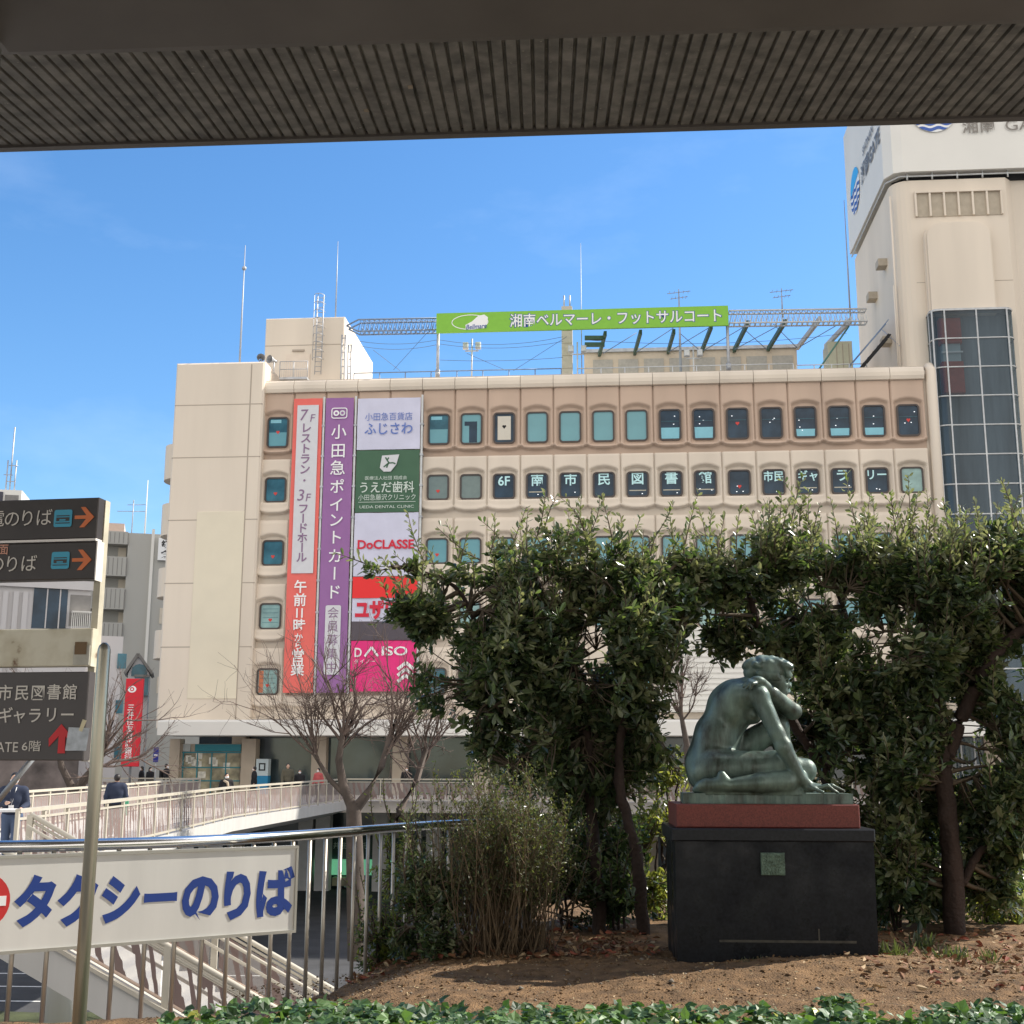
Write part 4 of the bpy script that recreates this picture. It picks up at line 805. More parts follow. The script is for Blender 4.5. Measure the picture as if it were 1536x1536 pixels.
for k in range(32): p = SD*(k*SN/32); q.box(p.x, p.x+.32, p.y+.1, p.y+2.9, p.z-.19, p.z-.02, slabw)
q.build('tread', ST)
for sy in (0, 3.0):
    q = MB(); a = Vector((0, sy, 0)); b2 = a+SD*SN
    for hh, r in ((1.0, .045), (.90, .025)): q.tube([a+Z_*hh, b2+Z_*hh], r, bw, 6)
    s_ = .14 if sy == 0 else -.14
    for hh in (.82, .62): q.tube([a+Vector((0, s_, hh)), b2+Vector((0, s_, hh))], .028, bw, 6)
    q.tube([a+Z_*.24, b2+Z_*.24], .025, brown, 5); q.build('handrail', ST)
    for k in range(7): p = a+SD*(k*SN/6); q = MB(); q.box(p.x-.05, p.x+.05, p.y-.04, p.y+.04, p.z-.05, p.z+1.0, bw); q.build('post', ST)
    for k in range(6):
        p, p2 = a+SD*(k*SN/6+.08), a+SD*((k+1)*SN/6-.08); q = MB(); q.add([p+Z_*.26, p2+Z_*.26, p2+Z_*.86, p+Z_*.86], [(0, 1, 2, 3)], pmat); q.build('panel', ST)
# ------------------------------------------------------------------ people
skin = mat('skin', (.52, .33, .24), .55, var=.03); hair_m = mat('dark_hair', (.018, .014, .012), .5, var=.1); mask_m = mat('face_mask', (.75, .76, .78), .7, var=0)
def cloth(n, c): return mat('cloth_'+n, c, .85, var=.12, scale=6)
navy = cloth('navy', (.02, .028, .055)); black = cloth('black', (.012, .012, .014)); greyc = cloth('grey', (.32, .33, .35)); denim = cloth('denim', (.07, .10, .17)); tan = cloth('tan', (.42, .34, .25)); olive = cloth('olive', (.09, .08, .055)); redc = cloth('red', (.45, .09, .09)); shirtw = cloth('white', (.7, .7, .7)); skyc = cloth('sky', (.22, .30, .42)); greenc = cloth('green', (.10, .42, .24))
def person(px, Y, z, H, yaw, lab, coat, trs, stride=.2, longhair=False, mask=True, armR='down', armL='down', coatlen=.8, extra=None, parka=1.0, hem=None):
    p0 = at(px, 1150, Y); t = thing('person', lab, 'person', (p0.x, Y, z), R(yaw), None); s = H/1.7; sd_ = stride
    hip = {1: (.09, 0, .9), -1: (-.09, 0, .9)}; an = {1: (.09, -sd_*.9, .09), -1: (-.09, sd_*.9, .09+.06*(sd_ > .1))}
    kn = {k: (hip[k][0]*1.05, (an[k][1])*.45-.05, .49) for k in hip}
    sh = {1: (.19, .0, 1.39), -1: (-.19, 0, 1.39)}
    def arm(k, mode):
        if mode == 'down': return (k*.25, sd_*k*.25+.02, 1.12), (k*.25, sd_*k*.5-.04, .86)
        if mode == 'hold': return (k*.26, .02, 1.13), (k*.08, -.24, 1.16)
        if mode == 'fwd': return (k*.25, -.02, 1.12), (k*.20, -.30, 1.05)
        return (k*.25, .05, 1.12), (k*.2, -.1, .95)
    A = {1: arm(1, armR), -1: arm(-1, armL)}
    def legs(P, gr):
        d = None
        for k in (1, -1):
            c = smin(cap(P, hip[k], kn[k], .085+gr, .06+gr), cap(P, kn[k], an[k], .056+gr, .038+gr*1.3), .03); d = c if d is None else smin(d, c, .03)
        return smin(d, ell(P, (0, 0, .93), (.165+gr, .12+gr, .12)), .05)
    def torso(P, gr):
        d = smin(ell(P, (0, .0, 1.22), (.17+gr, .115+gr, .24)), ell(P, (0, 0, 1.0), (.155+gr, .115+gr, .16)), .06)
        d = smin(d, cap(P, (-.15, 0, 1.38), (.15, 0, 1.38), .065+gr, .065+gr), .06)
        return d
    def arms(P, gr, wrist=True):
        d = None
        for k in (1, -1):
            c = smin(cap(P, sh[k], A[k][0], .056+gr, .044+gr), cap(P, A[k][0], A[k][1], .042+gr, .030+gr), .02); d = c if d is None else np.minimum(d, c)
        return d
    def body(P):
        P = P/s; d = smin(legs(P, 0), torso(P, 0), .04); d = smin(d, arms(P, 0), .03); d = smin(d, cap(P, (0, .01, 1.36), (0, -.01, 1.5), .055, .05), .03)
        d = smin(d, ell(P, (0, -.01, 1.6), (.073, .09, .11)), .02); d = smin(d, ell(P, (0, -.098, 1.585), (.014, .02, .022)), .012)
        for k in (1, -1):
            d = smin(d, ell(P, (k*.074, .0, 1.595), (.012, .02, .03)), .01); a, f = np.array(an[k]), np.array(an[k])+(0, -.15, -.05); d = smin(d, cap(P, a+(0, .02, -.04), f, .042, .036), .03)
            w = np.array(A[k][1]); e = np.array(A[k][0]); u = (w-e)/np.linalg.norm(w-e); d = smin(d, cap(P, w, w+u*.09, .032, .026), .02)
            side = np.array((-k*.4, -.8, 0)); 
            for j in range(4): b0 = w+u*.085+np.array((0, 1, 0))*(j-1.5)*.016; d = smin(d, cap(P, b0, b0+u*.055+side*.012, .0105, .009), .006)
            d = smin(d, cap(P, w+u*.03, w+u*.07+side*.05, .012, .01), .01)
        return d*s
    lo, hi = np.array((-.45, -.5, -.02))*s, np.array((.45, .5, 1.78))*s
    def mk(fn, h, nm, m_): V, Q = surf(fn, lo, hi, h); return np_mesh(nm, V, Q, [m_], None, True, t)
    big = Y < 45; h = .014 if big else .024
    mk(body, h*.9, 'body', skin)
    mk(lambda P: np.maximum(legs(P/s, .018)*s, P[:, 2]*-1+.10*s), h, 'trousers', trs)
    def jk(P):
        P = P/s; d = smin(torso(P, .035*parka), arms(P, .022*parka), .02); d = smin(d, cap(P, (0, .02, 1.40), (0, .0, 1.46), .075, .07), .03)
        if coatlen < .78: d = smin(d, ell(P, (0, 0, .85), (.19, .16, .3)), .06)
        d = np.maximum(d, coatlen-P[:, 2])
        for k in (1, -1):
            w = np.array(A[k][1]); u = w-np.array(A[k][0]); u = u/np.linalg.norm(u); d = np.maximum(d, np.where(np.linalg.norm(P-w, axis=1) < .13, (P-w)@u+.0, -1))
        return d*s
    mk(jk, h, 'coat', coat)
    def hr(P):
        P = P/s; d = ell(P, (0, .012, 1.625), (.086, .098, .105)); d = np.maximum(d, -(ell(P, (0, -.11, 1.57), (.075, .085, .10)))); d = np.maximum(d, 1.53-P[:, 2])
        if longhair: d = smin(d, ell(P, (0, .06, 1.50), (.085, .05, .16)), .03)
        return d*s
    mk(hr, h*.8, 'hair', hair_m)
    if mask: mk(lambda P: np.maximum(ell(P/s, (0, -.03, 1.565), (.074, .088, .055)), P[:, 1]/s+.035)*s, h*.7, 'face_mask', mask_m)
    q = MB()
    for k in (1, -1):
        a = Vector(an[k]); q.add([((a.x+x)*s, (a.y+y)*s, (a.z-.085+zz)*s) for zz in (0, .06) for x, y in ((-.045, .06), (.045, .06), (.05, -.1), (.02, -.19), (-.02, -.19), (-.05, -.1))], [(5, 4, 3, 2, 1, 0), (6, 7, 8, 9, 10, 11)]+[(i, (i+1) % 6, 6+(i+1) % 6, 6+i) for i in range(6)], black)
    q.build('shoe', t)
    if extra: extra(t, s)
    return t
def papers(t, s):
    q = MB(); q.bevbox(-.2*s, .22*s, -.46*s, -.2*s, 1.0*s, 1.06*s, shirtw, .01); q.build('paper_stack', t); q = MB(); q.box(-.05, .04, -.165*s, -.15*s, 1.0*s, 1.12*s, shirtw); q.build('name_tag', t); q = MB(); q.tube([(-.06*s, -.1*s, 1.45*s), (0, -.165*s, 1.12*s), (.06*s, -.1*s, 1.45*s)], .008, shirtw, 4); q.build('lanyard', t)
def gbag(t, s): q = MB(); q.bevbox(-.34*s, -.22*s, -.12*s, .18*s, .62*s, 1.02*s, greenc, .04); q.build('shoulder_bag', t)
def scarf(t, s): q = MB(); q.tube([(-.13*s, -.08*s, 1.44*s), (0, -.15*s, 1.36*s), (.04*s, -.16*s, 1.2*s), (0, -.17*s, 1.1*s)], [.04, .045, .04, .03], tan, 8); q.build('scarf', t)
def bag(m_): return lambda t, s: MB().bevbox(.22*s, .34*s, -.14*s, .14*s, .62*s, .95*s, m_, .04).build('hand_bag', t)
person(24, 24, -.2, 1.67, 12, 'man in navy cardigan and lanyard holding white papers at the far left', navy, denim, .16, armR='fwd', armL='hold', extra=papers)
person(177, 33, -.2, 1.60, 195, 'person seen from behind in navy puffer jacket with green shoulder bag', navy, black, .12, mask=False, parka=1.35, extra=gbag)
person(341, 44.5, -.12, 1.5, 25, 'woman in dark coat with white mask and pale trousers crossing the bridge', black, greyc, .1, armR='hold', armL='hold', extra=scarf, coatlen=.62)
person(213, 66, 0, 1.62, -60, 'long-haired person in long black coat left of the store entrance', black, black, .12, True, coatlen=.5)
person(226, 65, 0, 1.58, 60, 'long-haired person in dark coat carrying a tan bag left of entrance', black, tan, .12, True, coatlen=.6, extra=bag(tan))
person(250, 64.5, 0, 1.74, 80, 'person in black jacket with backpack before the entrance pier', black, black, .2, extra=lambda t, s: MB().bevbox(-.15*s, .15*s, .15*s, .30*s, 1.0*s, 1.4*s, black, .05).build('backpack', t))
person(382, 63.5, 0, 1.62, -90, 'person in black coat and white mask right of the entrance doors', black, black, .18, coatlen=.6)
person(432, 60, -.02, 1.78, 20, 'tall person in olive jacket walking towards the camera on bridge end', olive, black, .2, mask=False)
person(450, 60.5, -.02, 1.5, 10, 'shorter person in dark grey coat beside the olive jacketed one', black, greyc, .18, coatlen=.6, longhair=True)
person(478, 61, 0, 1.55, -30, 'person in faded red jacket near the bare tree', redc, black, .18)
person(610, 64, 0, 1.62, 10, 'person in black coat standing right of the bare tree trunks', black, black, .05, coatlen=.55)
# ------------------------------------------------------------------ station canopy overhead
CF = Frame(at(768, 193, 6.5), R(-1.7)); SL = math.tan(R(9.0))
def speckle(M, amount, col):
    n = M.node_tree; p = n.nodes['Principled BSDF']; l = p.inputs['Base Color'].links[0]; src = l.from_socket; t_ = n.nodes.new('ShaderNodeTexCoord'); z = n.nodes.new('ShaderNodeTexNoise'); z.inputs['Scale'].default_value = 38; z.inputs['Detail'].default_value = 3
    r = n.nodes.new('ShaderNodeValToRGB'); r.color_ramp.elements[0].position = .70-amount; r.color_ramp.elements[1].position = .78-amount; mx_ = n.nodes.new('ShaderNodeMix'); mx_.data_type = 'RGBA'; mx_.inputs['B'].default_value = (*col, 1)
    n.links.new(t_.outputs['Object'], z.inputs['Vector']); n.links.new(z.outputs['Fac'], r.inputs['Fac']); n.links.new(r.outputs['Color'], mx_.inputs['Factor']); n.links.new(src, mx_.inputs['A']); n.links.new(mx_.outputs['Result'], p.inputs['Base Color']); return M
steelb = mat('corrugated_brown', (.165, .155, .137), .6, .0, var=.45, scale=9, bump=.1, bscale=60); speckle(steelb, .03, (.34, .31, .26)); beamb = mat('beam_brown', (.125, .112, .10), .45, .0, var=.12, scale=2)
t = thing('station_canopy', 'dark brown corrugated canopy roof with steel edge beam overhead', 'canopy', CF.o, CF.yaw); t.rotation_euler = (0, R(-1.15), CF.yaw)
pitch = .068; pr = []; N = 118; x = -N/2*pitch
for k in range(N):
    for dx, dz in ((0, .0), (.047, .0), (.053, .022), (.062, .022)): pr.append((x+k*pitch+dx, dz))
    
vs = []
for (y) in (0.02, -2.6, -9): vs += [(a, y, z+y*SL) for a, z in pr]
n = len(pr); me = MB(); me.add(vs, [(j*n+i, j*n+i+1, (j+1)*n+i+1, (j+1)*n+i) for j in range(2) for i in range(n-1)], steelb); me.build('corrugated_soffit', t)
q = MB(); q.add([(x_, y, z) for x_ in (-5, 5) for y, z in ((.02, -.012), (.07, -.012), (.07, .16), (-9, .16-9*SL), (-9, .05-9*SL), (.02, .045))], [(0, 1, 7, 6), (1, 2, 8, 7), (2, 3, 9, 8), (3, 4, 10, 9), (4, 5, 11, 10), (5, 0, 6, 11)], beamb); q.build('roof_edge', t)
hx, hz = CF.hit(20, 81, -1.43); hx2, _ = CF.hit(1536, 25, -1.43); q = MB(); b0 = -1.43
def beam(q, x0, x1, ya, yb, zt0, drop):
    q.add([(x_, y, z) for x_ in (x0, x1) for y, z in ((ya, zt0+.06), (ya, zt0-drop*.55), (ya-.09, zt0-drop*.62), (ya-.13, zt0-drop), (yb, zt0-drop), (yb, zt0+.06))], [(0, 1, 7, 6), (1, 2, 8, 7), (2, 3, 9, 8), (3, 4, 10, 9), (4, 5, 11, 10), (0, 6, 11, 5), (0, 5, 4, 3, 2, 1), (6, 7, 8, 9, 10, 11)], beamb)
beam(q, hx, 5, -1.36, -2.2, -1.43*SL-.0, .14); q.build('cross_beam', t)
q = MB(); q.add([(x_, y, z) for y, z in ((-1.2, -1.2*SL-.003), (-9, -9*SL-.003)) for x_, dz in ((0, 0),) for x_ in (hx-.28, hx-.0)], [(0, 1, 3, 2)], beamb)
q.box(hx-.30, hx-.02, -9, -1.52, -1.52*SL-.18-.9, -1.52*SL-.13, beamb); q.build('side_beam', t)
q = MB(); cp = mat('paint_chip', (.33, .27, .2), .8, var=.2)
for px, py in ((549, 161), (615, 127)):
    a, c = CF.hit(px, py, -.6); d = ray(px, py); 
    y = -.6
    for _ in range(20):
        a, zz = CF.hit(px, py, y); y += (zz-(y*SL))*-1.0*.6
    q.box(a-.012, a+.012, y-.015, y+.015, y*SL-.004, y*SL-.001, cp)
q.build('rust_fleck', t)
for x_ in (-4.6, 4.6): q = MB(); q.tube([(x_, -3.2, -CF.o.z), (x_, -3.2, -3.2*SL)], .12, beamb, 12); q.build('column', t)
# ------------------------------------------------------------------ brown direction boards on their post
brownb = mat('sign_brown', (.040, .033, .031), .45, var=.2, scale=6); brownb2 = mat('sign_brown_faded', (.075, .066, .064), .5, var=.08, scale=5); lett = mat('sign_letter', (.62, .58, .52), .6, var=.05); orange = mat('arrow_orange', (.62, .17, .06), .6, var=.1); redar = mat('arrow_red', (.55, .03, .035), .6, var=.05); icon = mat('icon_cyan', (.05, .33, .48), .5, var=.05); signw = mat('sign_cream', (.50, .455, .35), .6, var=.2, scale=8)
def rusty():
    M = bpy.data.materials.new('rusty_cream'); M.use_nodes = True; n = M.node_tree; p = n.nodes['Principled BSDF']; p.inputs['Roughness'].default_value = .6
    tcn = n.nodes.new('ShaderNodeTexCoord'); z = n.nodes.new('ShaderNodeTexNoise'); z.inputs['Scale'].default_value = 9; z.inputs['Detail'].default_value = 8; r = n.nodes.new('ShaderNodeValToRGB')
    r.color_ramp.elements[0].position = .30; r.color_ramp.elements[0].color = (.13, .06, .025, 1); r.color_ramp.elements[1].position = .37; r.color_ramp.elements[1].color = (.50, .45, .33, 1); e = r.color_ramp.elements.new(.6); e.color = (.62, .58, .46, 1)
    n.links.new(tcn.outputs['Object'], z.inputs['Vector']); n.links.new(z.outputs['Fac'], r.inputs['Fac']); n.links.new(r.outputs['Color'], p.inputs['Base Color']); return M
rust = rusty()
PF = Frame(at(145, 1150, 5.6), R(-9)); PF.o.z = 0
sp = thing('direction_signpost', 'post carrying brown direction boards with white lettering and orange arrows', 'signpost', PF.o, PF.yaw)
q = MB(); x0 = PF.hit(147, 900, .05)[0]; zt_ = PF.hit(150, 752, .05)[1]; q.box(x0-.016, x0+.016, .03, .075, PF.hit(140, 1142, .05)[1], zt_, signw); q.box(-1.32, -1.27, .03, .09, 0, zt_, signw); q.build('post', sp)
def board(corners, mt, thick=.03):
    (pxr, pyt, pyb) = corners; xr, z1 = PF.hit(pxr, pyt); _, z0 = PF.hit(pxr-15, pyb); q = MB(); q.bevbox(-1.5, xr, -thick, .028, z0, z1, mt, .004); return q, xr, z0, z1
def pt(px, py, y=0): return PF.hit(px, py, y)
YS = -.034
def glyphs(q, items, mt, off=.0, sx=1.0):
    for ch, px, py, hp in items:
        a, z = pt(px, py, YS); a2, z2 = pt(px, py-hp, YS); q.text(ch, a, z, (z2-z), YS, mt, off, sx, -math.pi/2 if ch == '|' else 0)
def arrow_right(q, px, py, mt):
    a, z = pt(px, py, YS); s = pt(px+29, py, YS)[0]-a; q.poly([(a, z-.008), (a+s*.6, z-.008), (a+s*.28, z-s*.5), (a+s*.52, z-s*.5), (a+s, z), (a+s*.52, z+s*.5), (a+s*.28, z+s*.5), (a+s*.6, z+.008), (a, z+.008)], YS, YS+.003, mt)
def bus_icon(q, px0, px1, py0, py1):
    a, z1 = pt(px0, py0, YS); b2, z0 = pt(px1, py1, YS); q.sheet([((a+b2)/2+u, (z0+z1)/2+v) for u, v in rrect((b2-a)/2, (z1-z0)/2, .01)], YS, icon); w, h = b2-a, z1-z0
    q.box(a+w*.14, b2-w*.14, YS-.002, YS-.0005, z0+h*.34, z0+h*.55, brownb); q.box(a+w*.14, b2-w*.14, YS-.002, YS-.0005, z0+h*.62, z0+h*.67, brownb); q.box(a+w*.1, b2-w*.1, YS-.002, YS-.0005, z0+h*.2, z0+h*.25, brownb)
    q.box(a+w*.32, a+w*.66, YS-.003, YS-.0021, z0+h*.36, z0+h*.44, icon)
q, xr, z0, z1 = board((153, 748, 809), brownb); q.build('board', sp)
b = MB(); b.box(-1.5, xr, -.032, .03, z0-.012, z0-.001, mat('board_edge', (.72, .68, .64), .6, var=.04)); b.build('board_trim', sp)
q = MB(); glyphs(q, [('電', -5, 778, 26), ('の', 18, 778, 27), ('り', 41, 777, 27), ('ば', 66, 776, 27)], lett); arrow_right(q, 112, 776, orange); bus_icon(q, 82, 107, 765, 790); q.build('lettering', sp)
q, xr, z0, z1 = board((150, 814, 870), brownb); q.build('board', sp)
b = MB(); b.box(xr, xr+.006, -.032, .03, z0-.006, z1+.004, mat('board_edge', (0, 0, 0))); b.build('board_trim', sp)
q = MB(); glyphs(q, [('の', -5, 846, 27), ('り', 18, 846, 27), ('ば', 43, 845, 27)], lett); glyphs(q, [('面', 5, 824, 17)], mat('salmon_letter', (.55, .28, .2), .6, var=0), .012); arrow_right(q, 108, 840, orange); bus_icon(q, 78, 103, 828, 853); q.build('lettering', sp)
q, xr, z0, z1 = board((144, 943, 1000), rust); q.build('blank_board', sp)
a, zz = pt(111, 975, YS); q = MB(); q.box(a, a+.075, -.036, -.031, z0+.005, zz+.02, mat('tape_grey', (.42, .40, .34), .6, var=.15, scale=20)); q.box(a+.006, a+.06, -.04, -.036, zz-.02, zz+.035, mat('tape_brown', (.16, .10, .05), .7, var=.2)); q.build('tape_patch', sp)
q, xr, z0, z1 = board((139, 1008, 1141), brownb2); q.build('board', sp)
q = MB(); glyphs(q, [('市', 8, 1039, 24.5), ('民', 33, 1039, 24.5), ('図', 57, 1039, 24.5), ('書', 81, 1038, 24.5), ('館', 105, 1038, 24.5)], lett, .008); glyphs(q, [('ギ', 8, 1073, 25), ('ャ', 29, 1073, 25), ('ラ', 52, 1073, 25), ('リ', 77, 1072, 25), ('ー', 101, 1072, 25)], lett, .008)
a, z = pt(-12, 1120, YS); a2, _ = pt(27, 1120, YS); q.textw('GATE', a-.02, a2, z, .062, YS, lett); a, z = pt(33, 1119, YS); a2, _ = pt(61, 1119, YS); q.textw('6階', a, a2, z, .05, YS, lett); q.build('lettering', sp)
q = MB(); a, z = pt(88, 1130, YS); s = .0028
P = lambda px, py: pt(px, py, YS); q.poly([P(86, 1130), P(97, 1130), P(98, 1104), P(103, 1112), P(103, 1099), P(92, 1086), P(73, 1108), P(73, 1120), P(88, 1104)], YS, YS+.003, redar); q.build('red_arrow', sp)
q = MB(); q.add([(*[P(px, py)[0]], YS-.006-dy, P(px, py)[1]) for px, py, dy in ((104, 1091, 0), (136, 1092, .004), (132, 1126, .01), (99, 1126, .002))], [(0, 1, 2, 3)], mat('taped_paper', (.42, .45, .48), .4, var=.3, scale=25)); q.add([(P(px, py)[0], YS-.012, P(px, py)[1]) for px, py in ((126, 1079), (132, 1081), (125, 1098), (120, 1096))], [(0, 1, 2, 3)], mat('masking_tape', (.62, .55, .36), .6, var=.1)); q.build('taped_notice', sp)
q = MB(); a, z = PF.hit(46, 1143, .2); a2, z2 = PF.hit(-14, 1215, .2); q.tube([(a+.02, .2, z+.03), (a2, .2, z2)], .014, metal_grey, 8); q.tube([(a+.02, .03, z+.03), (a+.02, .2, z+.03)], .012, metal_grey, 6); q.build('stay', sp)
# stainless pole in front
pm = mat('weathered_steel', (.40, .37, .29), .35, .75, var=.25, scale=4, streak=True); o = at(157, 964, 5.0)
t = thing('steel_pole', 'round stainless pole with domed top in front of the direction boards', 'pole', (o.x, 5.0, 0)); q = MB(); r = .0255; q.tube([(0, 0, 0), (0, 0, o.z-.03), (0, 0, o.z-.012), (0, 0, o.z)], [r, r, r*.8, r*.3], pm, 16); q.build('shaft', t)
q = MB(); q.tube([(0, 0, 0), (0, 0, .03)], .07, pm, 16); q.build('base_plate', t)
# ------------------------------------------------------------------ polished railing along the planter
RZ = 1.2; path = []
for px, py in ((-420, 1270), (-200, 1271), (0, 1270), (150, 1266.5), (300, 1261.5), (420, 1255), (520, 1247.5), (600, 1241), (660, 1237), (720, 1235), (800, 1234)): path.append(onz(px, py, RZ))
dense = []
for i in range(len(path)-1):
    p0, p1, p2, p3 = path[max(0, i-1)], path[i], path[i+1], path[min(len(path)-1, i+2)]
    for k in range(8): u = k/8; dense.append(.5*((2*p1)+(p2-p0)*u+(2*p0-5*p1+4*p2-p3)*u*u+(3*p1-p0-3*p2+p3)*u**3))
dense.append(path[-1])
chrome = mat('polished_steel', (.78, .77, .75), .2, 1.0, var=.05, scale=6); bal = mat('brushed_steel', (.46, .425, .37), .4, .6, var=.15, scale=5)
t = thing('curved_railing', 'curved polished steel handrail on upright bars edging the planting bed', 'railing', (0, 0, 0)); q = MB(); q.tube(dense, .031, chrome, 14); q.build('handrail', t)
acc = 0; nxt = 0; basez = lambda p: .31-.06*max(0, p.x+3)
for a, b2 in zip(dense, dense[1:]):
    L_ = (b2-a).length
    while nxt < acc+L_:
        p = a+(b2-a)*((nxt-acc)/L_); q = MB(); q.tube([(p.x, p.y, basez(p)-.12), (p.x, p.y, RZ-.02)], .0125, bal, 10); q.build('baluster', t); nxt += .166
    acc += L_
t2 = thing('planter_kerb', 'reddish brown stone kerb under the curved steel railing', 'kerb', (0, 0, 0)); kerb = mat('kerb_stone', (.16, .10, .085), .75, var=.25, scale=8, bump=.2); q = MB(); vs = []
for i, p in enumerate(dense):
    tg = (dense[min(i+1, len(dense)-1)]-dense[max(0, i-1)]).normalized(); nn = Vector((tg.y, -tg.x, 0)); z = basez(p)
    for s, zz in ((-.09, -6), (-.09, z), (.09, z), (.09, -.3)): vs.append((p.x+nn.x*s, p.y+nn.y*s, zz))
q.add(vs, [(i*4+k, (i+1)*4+k, (i+1)*4+k+1, i*4+k+1) for i in range(len(dense)-1) for k in range(3)], kerb); q.build('stone_edge', t2)
# taxi board
pa, pb = onz(448, 1253, RZ), onz(-160, 1271, RZ); d = pa-pb; TF = Frame(pa, math.atan2(d.y, d.x)); off = -max(((q_-pa).dot(TF.y)*-1) for q_ in dense if (q_-pa).dot(TF.x) < .1 and (q_-pa).dot(TF.x) > -3.3)-.055; TF.o = TF.o+TF.y*off; TF.o.z = 0
t = thing('taxi_sign', 'long white taxi rank board with blue lettering fixed to the curved railing', 'sign board', TF.o, TF.yaw)
xr, z1 = TF.hit(446, 1269); _, z0 = TF.hit(446, 1397); bwht = mat('board_white', (.64, .63, .595), .45, var=.06, scale=6, streak=True); fr = mat('board_frame', (.36, .35, .31), .5, .3, var=.1)
q = MB(); q.box(-3.1, xr-.012, -.012, .012, z0+.012, z1-.012, bwht); q.build('panel', t); q = MB()
for args in ((-3.1, xr, -.02, .016, z0-.004, z0+.012), (-3.1, xr, -.02, .016, z1-.012, z1+.004), (xr-.012, xr+.002, -.019, .015, z0-.004, z1+.004)): q.box(*args, fr)
q.build('frame', t); tb = mat('taxi_blue', (.012, .045, .24), .5, var=.03); tr = mat('taxi_red', (.55, .025, .025), .5, var=.03); q = MB()
for ch, px, py, hp in (('タ', 54, 1352, 80), ('ク', 118, 1351, 80), ('シ', 181, 1349, 77), ('ー', 241, 1347, 70), ('の', 301, 1345, 77), ('り', 356, 1343, 77), ('ば', 411, 1339, 76)):
    a, z = TF.hit(px, py, -.014); _, z2 = TF.hit(px, py-hp, -.014); q.text(ch, a, z, z2-z, -.0145, tb, .046, .84)
q.build('lettering', t); q = MB(); a, z = TF.hit(-29, 1353, -.014); ar, _ = TF.hit(15, 1353, -.014); r = ar-a; q.sheet([(a+r*math.cos(R(k)), z+r*math.sin(R(k))) for k in range(0, 360, 12)], -.0145, tr); q.box(a-r*.6, a+r*.86, -.0165, -.015, z-r*.17, z+r*.17, mat('white_letter', (0, 0, 0))); q.build('red_disc', t)
for xx in (xr-.25, xr-1.3, xr-2.3): q = MB(); q.box(xx, xx+.03, .012, .07, z0+.05, z0+.09, bal); q.box(xx, xx+.03, .012, .07, z1-.09, z1-.05, bal); q.build('clamp', t)
# ------------------------------------------------------------------ planting bed
def rail_y(x):
    for a, b2 in zip(dense, dense[1:]):
        if a.x <= x <= b2.x: return a.y+(b2.y-a.y)*(x-a.x)/max(1e-6, b2.x-a.x)
    return 99
def soil_z(x, y):
    z = .43-.16*sst(-.2, -2.0, x)*sst(5.9, 7.6, y) - .10*sst(-.5, -1.1, x)*sst(6.0, 7.4, y)
    z += .035*noise.noise((x*1.3, y*1.3, 1)) + .018*noise.noise((x*5, y*5, 4)) + .010*noise.noise((x*17, y*17, 9)) + .006*noise.noise((x*41, y*41, 5))
    ridge = math.exp(-((y-6.15+.06*noise.noise((x*2, 0, 0)))/.16)**2)*sst(-.9, .3, x); z += .075*math.exp(-((x-1.9)/1.1)**2-((y-7.6)/.5)**2); return z-.07*ridge*(.6+noise.noise((x*3, 7, 1)))+.02*sst(6.25, 6.6, y)
soilm = mat('soil', (.185, .108, .05), .95, var=.45, scale=9, bump=1.0, bscale=90, detail=10)
vs = []; st_ = .035; X0, X1, Y0, Y1 = -3.4, 5.6, 4.7, 11.5; nx, ny = int((X1-X0)/st_), int((Y1-Y0)/st_/1.5)
for j in range(ny+1):
    for i in range(nx+1):
        x, y = X0+i*st_, Y0+j*st_*1.5; z = soil_z(x, y); ry = rail_y(x)
        if y > ry-.08: z -= 6*(y-ry+.08)
        vs.append((x, y, max(z, -5.4)))
Vv = np.array(vs); Q = np.array([(j*(nx+1)+i, j*(nx+1)+i+1, (j+1)*(nx+1)+i+1, (j+1)*(nx+1)+i) for j in range(ny) for i in range(nx)])
zc_ = Vv[Q][:, :, 2].min(1); Q = Q[zc_ > -1.0]
tag(np_mesh('soil_bed', Vv, Q, [soilm], None, True), kind='structure')
wallm = mat('planter_wall', (.3, .26, .22), .8, var=.1); q = MB(); q.box(-3.4, 5.6, 4.45, 4.7, -.1, .36, wallm); tag(q.build('planter_wall'), 'low stone wall along the front of the planting bed', 'planter wall')
# leaf clouds -------------------------------------------------------
def leaves_geo(C, D, Lh, wr_=.34, fold=.25, seed=1, ivy=False):
    """C centres of leaf base, D directions, Lh lengths -> V, Q"""
    r = np.random.default_rng(seed); n = len(C); D = D/np.maximum(np.linalg.norm(D, axis=1, keepdims=True), 1e-9)
    U = r.normal(size=(n, 3)); U[:, 2] *= .35; U = U-(U*D).sum(1, keepdims=True)*D; U /= np.maximum(np.linalg.norm(U, axis=1, keepdims=True), 1e-9); Nn = np.cross(D, U)
    L_ = Lh[:, None]; W_ = L_*wr_*.5
    P = lambda a, b, c: C+D*L_*a+U*W_*b+Nn*L_*c
    curl = r.uniform(-.18, .08, n)[:, None]
    V = np.stack([P(0, 0, 0), P(.38, .8, fold*wr_*.4), P(.74, .95, fold*wr_*.5+curl*.5), P(1, 0, curl), P(.74, -.95, fold*wr_*.5+curl*.5), P(.38, -.8, fold*wr_*.4)], 1).reshape(-1, 3)
    b0 = np.arange(n)[:, None]*6; Qd = np.concatenate([b0+np.array([[0, 1, 2, 3]]), b0+np.array([[0, 3, 4, 5]])], 1).reshape(-1, 4); return V, Qd
